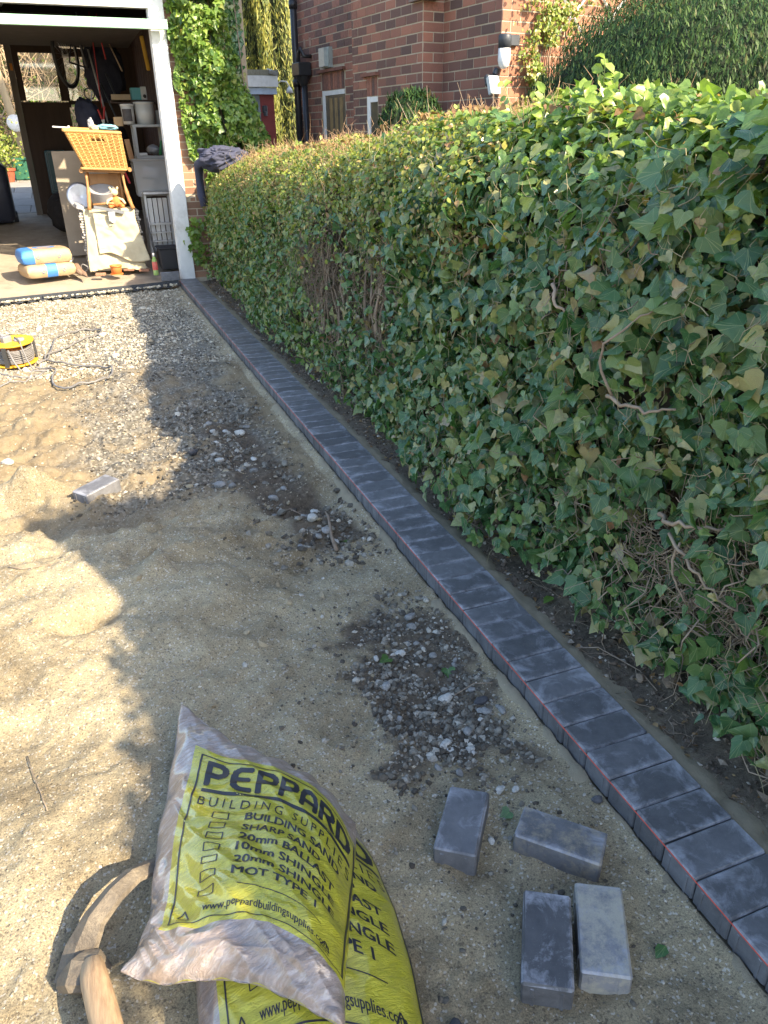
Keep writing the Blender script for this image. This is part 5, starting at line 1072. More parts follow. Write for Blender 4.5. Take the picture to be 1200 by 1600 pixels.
# ---- what the doorway and window look out on
def back_garden():
    z0 = FZ(17)
    pv = tag(bpy.data.objects.new('garden_paving', None), kind='structure'); COL.objects.link(pv); M = pm('grey_flag', (.30, .28, .25), (.24, .22, .20), 6, .85, rnd=.25)
    for i in range(7):
        for j in range(6):
            x = -5.0 + i * .61 + (.3 if j % 2 else 0); y = 14.05 + j * .72
            mb = MB(); mb.box((x, y + .34, FZ(y + .34) - .015), (.60, .70, .04), (math.atan(.09), 0, 0), bev=.005); mb.build('flagstone', M, pv)
    t = thing('planter_trough', 'dark green plastic planter trough seen through the garage doorway', 'planter', (-1.55, 17.9, .76)); g = pm('green_trough', (.02, .10, .06), (.03, .13, .08), 6, .5)
    mb = MB(); mb.box((0, 0, .2), (.80, .34, .36), top=(1.08, 1.1), bev=.01); mb.build('trough', g, t); mb = MB(); mb.box((0, 0, .39), (.90, .42, .05), bev=.01); mb.build('rim', g, t)
    n = 900; P = np.array([-1.6, 17.85, 1.45]) + rng.normal(0, 1, (n, 3)) * np.array([.42, .2, .26]); leaf_cloud('plant', OVT, P, rng.normal(0, 1, (n, 3)) + np.array([0, -.5, .8]), rng.normal(0, 1, (n, 3)), rng.uniform(.04, .09, n), tints(n, .3, .3), M_PRIVET, t)
    t = thing('terracotta_pot', 'red terracotta pot with a leafy plant left of the green trough', 'flower pot', (-2.08, 17.6, .75)); mb = MB(); mb.lathe([(0, 0), (.10, 0), (.14, .2), (.16, .2), (.165, .25), (.14, .25), (.13, .21), (0, .2)], (0, 0, 0), 20, cap=False); mb.build('pot', pm('red_terracotta', (.45, .10, .05), None, 8, .7), t)
    n = 500; P = np.array([0, 0, .55]) + rng.normal(0, 1, (n, 3)) * np.array([.20, .18, .2]); leaf_cloud('plant', OVT, P, rng.normal(0, 1, (n, 3)) + np.array([0, -.5, .8]), rng.normal(0, 1, (n, 3)), rng.uniform(.04, .08, n), tints(n, .6, .3), M_PRIVET, t)
    t = thing('garden_tree', 'slim pale tree trunk leaning beyond the garage doorway', 'tree'); mb = MB(); mb.tube([(-1.72, 19.5, .9), (-1.85, 19.5, 1.8), (-2.05, 19.5, 3.2), (-2.3, 19.5, 4.6)], [.10, .085, .075, .06], 10); mb.build('trunk', pm('pale_bark', (.42, .33, .20), (.30, .23, .14), 10, .9, stretch=(1, 1, .2)), t, True)
    mb = MB(); mb.tube([(-2.0, 19.5, 1.9), (-2.6, 19.4, 2.05), (-3.0, 19.3, 2.4)], [.04, .03, .02], 8); mb.tube([(-1.85, 19.5, 1.75), (-1.4, 19.4, 1.6)], [.03, .015], 8); mb.build('branch', M_TWIG, t, True)
    t = thing('bare_shrub', 'tangle of bare pale branches with green undergrowth behind the garage', 'shrub'); n = 1400
    P0 = np.stack([rng.uniform(-4.2, .5, n), rng.uniform(19.6, 21.5, n), rng.uniform(1.0, 4.2, n)], 1); P1 = P0 + rng.normal(0, 1, (n, 3)) * np.array([.45, .2, .55]) + np.array([.1, 0, .35])
    sticks('branches', P0, P1, rng.uniform(.006, .02, n), pm('straw_twig', (.50, .38, .24), (.34, .25, .16), 20, .9), t, .12)
    n = 6000; P = np.stack([rng.uniform(-5, 1.2, n), rng.uniform(20.2, 22, n), rng.uniform(.8, 1, n) * np.abs(rng.normal(1.6, .7, n)) + .2], 1)
    leaf_cloud('leaves', OVT, P, rng.normal(0, 1, (n, 3)) + np.array([0, -.8, .6]), rng.normal(0, 1, (n, 3)), rng.uniform(.06, .12, n), tints(n, .2, .3), M_IVYL, t)
    mb = MB(); mb.box((-2.5, 22.6, 2.6), (9, .15, 4.6)); tag(mb.build('garden_fence', pm('dark_fence', (.06, .055, .035), (.12, .10, .05), 3, .9), None), 'dark overgrown boundary far behind the garage', 'fence')
    o = lathe_thing('white_disc', 'white round dish hanging on the tree beyond the doorway', 'dish', (-1.83, 19.3, 1.80), [(0, 0), (.12, .0), (.17, .03), (.165, .045), (0, .02)], M_TUB, 20, (math.radians(75), 0, .2))
    t = thing('wheeled_bin', 'dark navy rounded bin at the picture\'s left edge by the doorway', 'bin', (-2.08, 13.25, FZ(13.2))); mb = MB(); mb.box((0, 0, .42), (.52, .5, .80), top=(1.0, 1.0), bev=.06); mb.build('body', pm('navy_plastic', (.03, .035, .055), None, 8, .4), t, True)
    for s in (-1, 1): mb = MB(); mb.lathe([(0, -.03), (.08, -.03), (.08, .03), (0, .03)], (s * .25, .15, .08), 16, (0, math.pi / 2, 0), cap=False); mb.build('wheel', M_CHAR, t)
back_garden()

# ---- ivy on the garage corner and the jacket
def wall_ivy():
    t = thing('wall_ivy', 'sunlit light green ivy covering the brick corner of the garage', 'ivy')
    n = 9000; u = rng.random(n); z = .45 + u * 2.75
    xl = np.interp(z, [.4, .8, 1.2, 1.8, 2.3, 3.2], [.42, .40, .42, .34, .26, .18]) + fbm(z, z * 0, 3, 3, 5) * .12; xr = np.interp(z, [.4, 1.25, 1.6, 2.1, 2.7, 3.3], [.70, 1.20, 1.06, .90, .80, .78]) + fbm(z, z * 0 + 5, 3, 3, 6) * .10
    f = rng.random(n); x = xl + (xr - xl) * f; y = 9.20 - .16 * np.sin(np.pi * np.clip(f, .02, .98)) + fbm(x, z, 4, 3, 8) * .26 + rng.uniform(-.05, .09, n)
    P = np.stack([x, y, z], 1); k = (rng.random(n) < (.35 + .65 * sst(0, .12, f))) & (vn(x * 6, z * 6, 4) > -.33); P = P[k]; n = len(P)
    # thin strand over the brick next to the white post
    m_ = 420; zz = rng.uniform(1.25, 2.45, m_); xx = .215 + np.abs(rng.normal(0, .045, m_)) + .05 * vn(zz * 5, zz, 3) + np.interp(zz, [1.2, 2.45], [.08, .0]); P = np.concatenate([P, np.stack([xx, 9.225 - rng.random(m_) * .05, zz], 1)]); n = len(P)
    m2 = 130; zz = rng.uniform(.15, .65, m2); P = np.concatenate([P, np.stack([.27 + rng.normal(0, .05, m2), 9.2 - rng.random(m2) * .05, zz], 1)]); n = len(P)
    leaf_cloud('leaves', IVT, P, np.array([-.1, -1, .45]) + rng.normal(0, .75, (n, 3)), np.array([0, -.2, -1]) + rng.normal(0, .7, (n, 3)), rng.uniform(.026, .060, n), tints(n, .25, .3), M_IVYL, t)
    mb = MB()
    for k in range(7): x = .42 + k * .09; mb.tube([(x, 9.26, .0), (x + .03, 9.2, .9), (x - .03 + random.uniform(-.1, .1), 9.22, 1.8), (x + random.uniform(-.1, .1), 9.22, 2.9)], [.014, .01, .007, .004], 6)
    mb.build('stems', M_TWIG, t, True)
    # dense dark inner growth so the wall does not show through
    n = 2600; z = rng.uniform(.5, 3.2, n); x = rng.uniform(.45, .95, n) + np.where((z > 1) & (z < 1.6), .12, 0); leaf_cloud('inner_leaves', IVT, np.stack([x, 9.27 + rng.uniform(-.04, .04, n), z], 1), np.array([0, -1, .3]) + rng.normal(0, .3, (n, 3)), np.array([0, 0, -1]) + rng.normal(0, .3, (n, 3)), rng.uniform(.05, .08, n), tints(n), M_IVY, t)
wall_ivy()
M_NAVY = pm('navy_fabric', (.045, .05, .085), (.065, .07, .11), 18, .9, bs=.4, bd=.003, bscale=200)
def jacket():
    t = thing('navy_jacket', 'dark navy jacket bundled on the far end of the hedge', 'jacket', (.56, 8.55, 1.26))
    o = crumple('body', None, None, (0, 0, 0), (.25, .17, .11), M_NAVY, 41, 5, .55); o.parent = t
    o = crumple('hood', None, None, (-.12, -.05, .05), (.15, .12, .07), M_NAVY, 47, 5, .6); o.parent = t
    mb = MB(); mb.tube([(-.20, .10, .0), (-.24, .36, -.06), (-.235, .43, -.2), (-.225, .43, -.36), (-.215, .42, -.47)], [.05, .045, .045, .05, .04], 12); o = mb.build('sleeve', M_NAVY, t, True); displace(o, .03, 14, 3)
jacket()

# ------------------------------------------------------------------ outbuilding and conifers
def outbuilding():
    t = thing('outbuilding', 'small flat-roofed outbuilding with white fascia and red frame', 'outbuilding')
    Y = 12.0; W = M_WHITE
    mb = MB(); mb.box((1.37, Y + .6, 2.27), (1.26, 1.5, .07)); mb.build('roof', pm('mossy_felt', (.26, .25, .19), (.18, .17, .12), 20, .95, bs=.9, bd=.01, bscale=60), t)
    mb = MB(); mb.box((1.36, Y - .13, 2.165), (1.25, .04, .14), bev=.004); mb.build('fascia', W, t)
    mb = MB(); mb.box((1.37, Y - .09, 2.05), (1.20, .05, .085)); mb.build('lower_fascia', pm('pale_blue_paint', (.50, .60, .74), None, 8, .5), t)
    mb = MB(); mb.box((1.835, Y, .98), (.20, .10, 2.06)); mb.build('red_post', pm('oxblood_paint', (.20, .035, .035), (.26, .05, .045), 10, .5), t)
    mb = MB(); mb.box((1.30, Y + .6, .98), (.86, 1.1, 2.06)); mb.build('wall', M_DKWOOD, t)
    mb = MB(); mb.box((1.62, Y, 1.1), (.24, .05, 1.8)); dr = mb.build('door', pm('grey_blue_door', (.32, .36, .40), None, 8, .5), t); mb = MB(); mb.box((1.60, Y - .03, 1.5), (.16, .012, .8)); mb.build('pane', pm('dull_pane', (.10, .12, .14), None, 5, .15), dr)
    mb = MB(); mb.box((1.79, Y - .07, 1.82), (.07, .05, .10), bev=.01); mb.lathe([(0, 0), (.03, 0), (.025, .05), (0, .06)], (1.79, Y - .09, 1.74), 10, cap=False); mb.build('lantern', M_CHAR, t)
    mb = MB(); mb.tube([(1.97, Y - .1, 2.13), (2.03, Y - .14, 2.17), (2.10, Y - .18, 2.16), (2.13, Y - .2, 2.10)], .010, 8); mb.lathe([(.01, .08), (.03, .06), (.055, .0), (.05, 0), (.02, .05)], (2.13, Y - .2, 2.02), 14, cap=False); mb.build('swan_neck_lamp', W, t, True)
    mb = MB(); mb.box((1.92, Y - .12, 2.28), (.12, .12, .04), (.3, .2, .2)); mb.build('gutter_end', M_ALU, t)
outbuilding()
def conifer(label, cx, cy, rx, ry, h, n, mat, col, z0=.4, s=(.10, .2), g=.3):
    t = thing('conifer', label, 'conifer', (cx, cy, .2)); mb = MB(); mb.tube([(0, 0, 0), (0, 0, h * .9)], [.14, .03], 8); mb.build('trunk', M_BARK, t)
    th = rng.uniform(0, 2 * math.pi, n); z = rng.uniform(z0, h, n); flute = 1 + .16 * np.sin(th * 9 + z * .4) + .12 * vn(th * 4, z * 1.2, 3); rad = flute * (1 - .25 * (z / h)) + rng.normal(0, .05, n)
    k = vn(th * 6, z * .7, 13) > -.30; th, z, rad = th[k], z[k], rad[k]; n = len(th)
    P = np.stack([np.cos(th) * rad * rx, np.sin(th) * rad * ry, z], 1); nr = np.stack([np.cos(th), np.sin(th), 0 * th + .25], 1) + rng.normal(0, .35, (n, 3)); dn = np.array([0, 0, -1.0]) * 1 + rng.normal(0, .25, (n, 3)); dn[:, 2] *= -1
    leaf_cloud('foliage', SPT, P, nr, dn, rng.uniform(s[0], s[1], n), tints(n, g, .3), mat, t)
    m_ = 900; th = rng.uniform(0, 2 * math.pi, 26); V = []; zz = np.linspace(z0, h, 20); ring = []
    A = np.linspace(0, 2 * math.pi, 27)[:-1]; V = np.stack([np.stack([np.cos(A) * rx * .85 * (1 - .25 * q / h), np.sin(A) * ry * .85 * (1 - .25 * q / h), 0 * A + q], 1) for q in zz]); i = np.arange(V.shape[0] * 26).reshape(-1, 26)
    F = np.stack([i[:-1], np.roll(i[:-1], -1, 1), np.roll(i[1:], -1, 1), i[1:]], -1).reshape(-1, 4); link('inner_branches', npmesh('inner_branches', V.reshape(-1, 3), F), t, pm('conifer_core', (.02, .028, .010), (.035, .04, .016), 12, .95))
conifer('tall yellow-green conifer with hanging vertical fronds left of the downpipe', 2.75, 15.2, .62, .7, 7.0, 42000, M_CON, None, s=(.06, .13), g=.35)
conifer('dark grey-green conifer behind the ivy, left of the yellow-green one', 1.55, 14.0, .40, .6, 6.5, 22000, M_YEW, None, g=.05)
conifer('deep green conifer standing between the other two conifers', 2.15, 16.5, .5, .6, 7.5, 16000, M_YEW, None, g=.0)

# ------------------------------------------------------------------ house
E2 = Vector((-.143, .990, 0)).normalized(); NN = Vector((-E2.y, E2.x, 0)); C0 = Vector((2.39, 6.18, 0))
def HP(s, off, z): return C0 + E2 * s + NN * off + Vector((0, 0, z))
def build_house():
    h = thing('brick_house', 'dark red brick house with chimney breast rising behind the hedge', 'house')
    R = math.atan2(E2.y, E2.x)
    def slab(s0, s1, o0, o1, z0, z1, nm, mat, par=h, tilt=0):
        mb = MB(); c = HP((s0 + s1) / 2, (o0 + o1) / 2, (z0 + z1) / 2); mb.box(c, (s1 - s0, o1 - o0, z1 - z0), (0, 0, R)); return mb.build(nm, mat, par)
    slab(-.003, 2.4, -3.0, .003, -.1, 4.2, 'wall', M_MORTAR); slab(.825, 2.153, -.1, .218, -.1, 4.2, 'wall', M_MORTAR); slab(2.3, 4.15, -3.0, -.047, -.1, 4.2, 'wall', M_MORTAR)
    n1 = bricks_plane(h, HP(0, .0, 0), E2, NN, 0, .83, .9, 3.2, lambda q: 1.45 < q[2] < 2.62, L=.185)
    n2 = bricks_plane(h, HP(0, .215, 0), E2, NN, .83, 2.15, .9, 3.3, lambda q: 1.5 < q[2] < 2.72 and q[0] < 1.9, L=.185, holes=((1.63, 1.86, 1.0, 2.0),))
    bricks_plane(h, HP(.828, 0, 0), NN, -E2, .01, .215, .9, 3.3, lambda q: 1.5 < q[2] < 2.4, L=.215)
    n4 = bricks_plane(h, HP(0, 0, 0), -NN, -E2, 0.0, 2.6, .9, 3.2, lambda q: 1.5 < q[2] < 2.6 and q[0] < .8, L=.185, mat=M_BRICK_SUN)
    bricks_plane(h, HP(0, -.05, 0), E2, NN, 2.2, 4.13, .9, 3.8, lambda q: 1.85 < q[2] < 2.25 and q[1] < 3.6, L=.185, holes=((2.86, 3.46, 1.0, 2.14),), budget=50)
    red = pm('tile_red', (.22, .10, .07), (.16, .07, .05), 14, .85)
    for (s0, s1, off, zc, zt, wz) in ((2.87, 3.44, -.05, 1.93, 2.11, 1.93), (1.64, 1.85, .215, 1.80, 1.97, 1.80)):
        slab(s0 - .04, s1 + .06, off - .05, off + .05, zt, zt + .03, 'drip_tile', red)
        k = int((s1 - s0) / .052)
        for j in range(k): a = s0 + j * (s1 - s0) / k; slab(a + .004, a + (s1 - s0) / k - .004, off - .05, off + .012, zc + .005, zt - .005, 'soldier_brick', M_BRICK)
        slab(s0, s1, off - .06, off - .004, zc, zt, 'lintel_mortar', M_MORTAR)
        w_ = slab(s1 - .07, s1 - .01, off - .04, off + .014, 1.0, wz, 'window', M_WHITE); slab(s0, s1 - .07, off - .04, off + .012, wz - .05, wz - .004, 'frame', M_WHITE, w_)
        slab(s0, s1 - .07, off - .04, off + .0055, 1.0, wz - .05, 'pane', pm('dark_window', (.05, .05, .05), (.16, .12, .07), 6, .2), w_)
    # leafy dried ornament in the window: plain slats of a blind
    for j in range(3): slab(2.93 + j * .13, 3.0 + j * .13, -.0445, -.041, 1.2, 1.85, 'curtain', pm('brown_curtain', (.34, .23, .10), (.2, .13, .06), 10, .8))
    # stone shoulder on the chimney breast
    slab(.72, .98, .10, .27, 2.47, 2.55, 'stone_shoulder', pm('shoulder_stone', (.20, .15, .13), (.14, .10, .09), 12, .9))
    # pipes
    blk = pm('black_gloss_pipe', (.018, .018, .02), (.03, .03, .032), 10, .35)
    mb = MB(); mb.tube([HP(4.02, .02, -.1), HP(4.02, .02, 4.2)], .04, 14)
    for z in (1.35, 2.0, 2.8, 3.5): mb.tube([HP(4.02, .02, z), HP(4.02, .02, z + .08)], .05, 14)
    mb.build('downpipe', blk, h, True)
    mb = MB(); mb.tube([HP(3.78, .03, -.1), HP(3.78, .03, 2.1)], .034, 14); mb.build('waste_pipe', blk, h, True)
    mb = MB(); c = HP(3.80, .05, 2.17); mb.box(c, (.22, .16, .14), (0, 0, R), bev=.01); mb.lathe([(.0, -.1), (.04, -.1), (.09, 0), (0, 0)], HP(3.78, .04, 2.10), 14, cap=False); mb.build('hopper', blk, h)
    mb = MB(); mb.tube([HP(3.86, .06, 2.2), HP(3.82, .07, 2.34), HP(3.76, .07, 2.38), HP(3.72, .05, 2.30), HP(3.71, -.04, 2.30)], .022, 8); mb.build('overflow_pipe', blk, h, True)
    for s, z in ((3.86, 2.40), (3.70, 2.40)): slab(s, s + .05, -.047, -.040, z, z + .09, 'mortar_patch', pm('pink_mortar', (.40, .27, .20), None, 10, .9))
    # bulkhead light on the recessed wall
    lt = slab(3.14, 3.34, -.05, .0, 2.15, 2.35, 'bulkhead_light', pm('bulkhead_grey', (.34, .36, .33), None, 8, .5)); slab(3.17, 3.31, .0, .05, 2.16, 2.34, 'diffuser', pm('ribbed_glass', (.40, .44, .42), (.30, .34, .33), 30, .2), lt)
    # round white lamp with black cap on its bracket at the corner
    mb = MB(); c = HP(-.05, .0, 2.11); mb.box(HP(-.02, -.105, 2.115), (.012 + .04, .085, .075), (0, 0, R), bev=.004); mb.build('lamp_bracket', M_CHAR, h)
    mb = MB(); mb.lathe([(0, .0), (.05, 0), (.052, .085), (.045, .095), (0, .10)], HP(-.06, .01, 2.055), 22, cap=False); wl = mb.build('wall_lamp', M_CHAR, h, True)
    mb = MB(); mb.lathe([(0, 0), (.02, .004), (.04, .025), (.049, .06), (.049, .145), (0, .145)], HP(-.06, .01, 1.912), 22, cap=False); mb.build('globe', pm('opal_glass', (.82, .82, .80), None, 8, .15), wl, True)
    mb = MB(); mb.box(HP(-.02, .07, 1.80), (.05, .10, .14), (0, .35, R), bev=.008); fl = mb.build('floodlight', pm('pale_metal', (.62, .66, .66), None, 8, .3), h); mb = MB(); mb.box(HP(.03, .07, 1.84), (.05, .09, .08), (0, .35, R), bev=.01); mb.build('housing', M_CHAR, fl)
    mb = MB(); mb.tube([HP(.0, .03, 1.92), HP(0, .05, 1.88)], .02, 8); mb.build('stalk', M_CHAR, fl)
build_house()
def climber():
    t = thing('wall_climber', 'straggly yellow-green climber on the sunlit brick beside the lamp', 'climber')
    n = 4200; f = rng.random(n); z = 1.3 + f * 1.5; c = np.interp(z, [1.3, 1.8, 2.1, 2.4, 2.8], [.42, .34, .36, .50, .75]); w_ = np.interp(z, [1.3, 1.9, 2.2, 2.8], [.10, .14, .18, .5]); a = c + rng.normal(0, 1, n) * w_ * .62
    k = vn(a * 9, z * 9, 7) > -.12; a, z = a[k], z[k]; n = len(a); P = np.array([list(HP(-.05 - random.random() * .09, -x, q)) for x, q in zip(a, z)])
    tt = tints(n, .25, .3); tt[:, 0] = np.clip(tt[:, 0] * 1.2, 0, .99)
    leaf_cloud('leaves', OVT, P, -np.array(E2)[None] + np.array([0, 0, .4]) + rng.normal(0, .6, (n, 3)), rng.normal(0, .7, (n, 3)) + np.array([0, 0, -.8]), rng.uniform(.020, .042, n), tt, M_PRIVET, t)
    mb = MB()
    for k in range(5): x = .3 + .07 * k; mb.tube([HP(-.03, -x, .2), HP(-.05, -x - .03, 1.4), HP(-.04, -x + random.uniform(-.05, .05), 2.0), HP(-.04, -x - random.uniform(.0, .3), 2.9)], [.012, .008, .006, .003], 6)
    mb.build('stems', M_BARK, t, True)
    t = thing('trellis', 'white crossed trellis laths behind the climber on the sunlit wall', 'trellis')
    for x0, z0, x1, z1 in ((.52, 2.14, 1.0, 2.62), (.36, 2.66, .80, 2.20), (.9, 2.1, 1.4, 2.6), (.75, 2.7, 1.25, 2.2)): mb = MB(); a, b = HP(-.025, -x0, z0), HP(-.025, -x1, z1); mb.tube([a, b], .012, 4); mb.build('lath', M_WHITE, t)
climber()
def dome(name, label, cat, c, r, n, s, mat, g, inner, squash=1.0, up=1.2, gaps=-.36):
    t = thing(name, label, cat, c); th = rng.uniform(0, 2 * math.pi, n); cz = rng.uniform(-.55, 1, n); sr = np.sqrt(1 - cz ** 2); d = np.stack([np.cos(th) * sr, np.sin(th) * sr, cz], 1)
    d = d / (np.sum(np.abs(d) ** 2.7, 1, keepdims=True)) ** (1 / 2.7); rad = 1 + .05 * vn(th * 3, cz * 5, 3) + .05 * vn(th * 12, cz * 15, 5) + rng.uniform(-.09, .02, n); k = vn(th * 7, cz * 9, 9) > gaps; d, rad = d[k], rad[k]; n = len(d)
    P = d * rad[:, None] * np.array(r); nr = d + rng.normal(0, .45, (n, 3)); dn = -(np.array([0, 0, up * 1.3]) + d * .45 + rng.normal(0, .22, (n, 3)))
    dn = -dn
    leaf_cloud('foliage', SPT if s[1] < .12 and mat is M_YEW else OVT, P, nr, dn, rng.uniform(s[0], s[1], n), tints(n, g, .2), mat, t)
    bm = bmesh.new(); bmesh.ops.create_icosphere(bm, subdivisions=4, radius=.87)
    for v in bm.verts: q = .93 / (sum(abs(a / .87) ** 2.7 for a in v.co)) ** (1 / 2.7) / .87; v.co = Vector((v.co.x * r[0] * q, v.co.y * r[1] * q, v.co.z * r[2] * q))
    me = bpy.data.meshes.new('inner_growth'); bm.to_mesh(me); bm.free(); link('inner_growth', me, t, inner)
    mb = MB(); mb.tube([(0, 0, -c[2]), (0, 0, 0)], .09, 8); mb.build('trunk', M_BARK, t)
CORE = pm('evergreen_core', (.012, .022, .010), (.02, .032, .014), 10, .95)
dome('clipped_yew', 'big clipped rounded yew bush behind the hedge at upper right', 'bush', (3.10, 4.35, 1.05), (1.36, 1.10, 1.20), 150000, (.024, .048), M_YEW, .20, CORE, gaps=-.46)
dome('wall_shrub', 'small dark evergreen shrub against the house wall above the hedge', 'shrub', (1.80, 6.6, 1.25), (.30, .25, .52), 5000, (.04, .08), M_YEW, .0, CORE, gaps=-.3)
# ------------------------------------------------------------------ printed sand bags
class Bag:
    arc = .030
    def __init__(s, top, bot, lef, rig, H, seed, uv_rect, wr=1.0, skew=0):
        s.c = (top, bot, lef, rig); s.H = H; s.seed = seed; s.rect = uv_rect; s.wr = wr
    def base(s, u, v):
        T, B, L, R = s.c; u3, v3 = u[..., None], v[..., None]
        p = (1 - v3) * curve_at(T, u) + v3 * curve_at(B, u) + (1 - u3) * curve_at(L, v) + u3 * curve_at(R, v)
        c00, c10, c01, c11 = [np.array(q, float) for q in (T[0], T[-1], B[0], B[-1])]
        return p - ((1 - u3) * (1 - v3) * c00 + u3 * (1 - v3) * c10 + (1 - u3) * v3 * c01 + u3 * v3 * c11)
    def puff(s, u, v):
        return np.clip(4 * u * (1 - u), 0, 1) ** .48 * np.clip(4 * v * (1 - v), 0, 1) ** .58 * (1 + .10 * fbm(u, v, 2.2, 2, s.seed))
    def S(s, u, v, off=0.0):
        u = np.asarray(u, float); v = np.asarray(v, float); p = s.base(u, v); e = np.clip(np.minimum(np.minimum(u, 1 - u), np.minimum(v, 1 - v)) / .10, 0, 1)
        p[..., 2] += s.H * s.puff(u, v)
        a = u * .80 + v * .60; b = -u * .60 + v * .80          # creases run diagonally across the film
        w1 = 1 - np.abs(fbm(b * 1.0, a * .16, 9, 2, s.seed + 2)) * 3.2; w2 = 1 - np.abs(fbm(u * .35 + v * .2, v, 14, 2, s.seed + 4)) * 3.2
        left = .30 + .9 * np.exp(-((u - .15) / .3) ** 2 - ((v - .62) / .35) ** 2) + .5 * np.exp(-((u - .5) / .4) ** 2 - ((v - .95) / .12) ** 2)
        p[..., 2] += s.wr * (.0042 * w1 * left + .0016 * w2) * (.25 + .75 * e) + off
        p[..., 2] += s.wr * (1 - e) * .004 * np.sin(u * 40 + v * 33) * .6
        return p
    def panel(s, a, b): 
        u0, u1, v0, v1 = s.rect; a = np.asarray(a, float); b = np.asarray(b, float)
        return u0 + (u1 - u0) * a, v0 + (v1 - v0) * b - s.arc * np.sin(np.pi * np.clip(a, 0, 1))
def stroke_letters(word, adv=1.0):
    """heavy rounded letters as a fine grid of little quads: returns verts (x right, y down, 0..1 high) and faces"""
    A = {'P': [[(0, 0), (0, 1)], [(0, 0), (.45, 0), (.62, .12), (.66, .28), (.62, .44), (.45, .56), (0, .56)]],
         'E': [[(.62, 0), (.25, 0), (.05, .14), (0, .5), (.05, .86), (.25, 1), (.62, 1)], [(0, .5), (.52, .5)]],
         'A': [[(0, 1), (0, .35), (.08, .1), (.33, 0), (.58, .1), (.66, .35), (.66, 1)], [(0, .62), (.66, .62)]],
         'R': [[(0, 0), (0, 1)], [(0, 0), (.45, 0), (.62, .12), (.66, .27), (.62, .42), (.45, .54), (0, .54)], [(.30, .54), (.66, 1)]],
         'D': [[(0, 0), (0, 1), (.36, 1), (.58, .86), (.66, .5), (.58, .14), (.36, 0), (0, 0)]]}
    V = []; F = []; x0 = 0; h = .030; th = .125
    for ch in word:
        gx = np.arange(-.14, .82, h); gy = np.arange(-.14, 1.14, h); X, Y = np.meshgrid(gx + h / 2, gy + h / 2); D = np.full(X.shape, 9.)
        for st in A[ch]:
            for (ax, ay), (bx, by) in zip(st, st[1:]):
                dx, dy = bx - ax, by - ay; t = np.clip(((X - ax) * dx + (Y - ay) * dy) / (dx * dx + dy * dy), 0, 1); D = np.minimum(D, np.hypot(X - ax - t * dx, Y - ay - t * dy))
        for yy, xx in zip(*np.where(D < th)):
            x, y = gx[xx] + x0, gy[yy]; k = len(V); V += [(x, y), (x + h, y), (x + h, y + h), (x, y + h)]; F.append((k, k + 3, k + 2, k + 1))
        x0 += .98 * adv
    V = np.array(V); V[:, 0] = (V[:, 0] + .125) / (x0 - .98 * adv + .66 + .25); V[:, 1] = (V[:, 1] + .125) / 1.25; return V, np.array(F)
_TC = {}
def text_geo(txt, bold=0.0, space=1.0):
    """flat lettering of the built-in font, normalised to 0..1 both ways (y down), cut small enough to bend"""
    key = (txt, bold, space)
    if key in _TC: return _TC[key]
    cu = bpy.data.curves.new('t', 'FONT'); cu.body = txt; cu.offset = 0; cu.space_character = space; cu.resolution_u = 3; ob = bpy.data.objects.new('t', cu); COL.objects.link(ob)
    dg = bpy.context.evaluated_depsgraph_get(); me = bpy.data.meshes.new_from_object(ob.evaluated_get(dg)); bm = bmesh.new(); bm.from_mesh(me)
    bmesh.ops.triangulate(bm, faces=bm.faces); bm.verts.index_update(); V = np.array([v.co[:2] for v in bm.verts]); T3 = np.array([[v.index for v in f.verts] for f in bm.faces]); bm.free()
    bpy.data.objects.remove(ob); bpy.data.meshes.remove(me); bpy.data.curves.remove(cu)
    h = .028; x0, x1 = V[:, 0].min() - .06, V[:, 0].max() + .06; y0, y1 = V[:, 1].min() - .05, max(V[:, 1].max(), .7) + .05
    gx = np.arange(x0, x1, h); gy = np.arange(y0, y1, h); G = np.zeros((len(gy), len(gx)), bool)
    for a, b, c in V[T3]:               # fill the cells whose centre lies in each triangle of the outline
        i0, i1 = np.searchsorted(gx + h / 2, [min(a[0], b[0], c[0]), max(a[0], b[0], c[0])]); j0, j1 = np.searchsorted(gy + h / 2, [min(a[1], b[1], c[1]), max(a[1], b[1], c[1])])
        if i1 <= i0 or j1 <= j0: continue
        X, Y = np.meshgrid(gx[i0:i1] + h / 2, gy[j0:j1] + h / 2); e = lambda p, q: (q[0] - p[0]) * (Y - p[1]) - (q[1] - p[1]) * (X - p[0])
        e1, e2, e3 = e(a, b), e(b, c), e(c, a); G[j0:j1, i0:i1] |= ((e1 >= 0) & (e2 >= 0) & (e3 >= 0)) | ((e1 <= 0) & (e2 <= 0) & (e3 <= 0))
    for _ in range(int(bold)):
        D = G.copy(); D[:, 1:] |= G[:, :-1]; D[1:] |= G[:-1] if _ % 2 else D[1:]; G = D
    jj, ii = np.where(G); n = len(jj); Vq = np.stack([np.stack([gx[ii] + dx * h, gy[jj] + dy * h], 1) for dx, dy in ((0, 0), (1, 0), (1, 1), (0, 1))], 1).reshape(-1, 2)
    F = np.arange(n * 4).reshape(-1, 4); mn, mx = Vq[:, 0].min(), Vq[:, 0].max(); V = np.stack([(Vq[:, 0] - mn) / (mx - mn), (.70 - Vq[:, 1]) / .70], 1); _TC[key] = (V, F); return V, F
M_INK = pm('black_ink', (.022, .022, .028), (.03, .03, .036), 30, .38, bs=0)
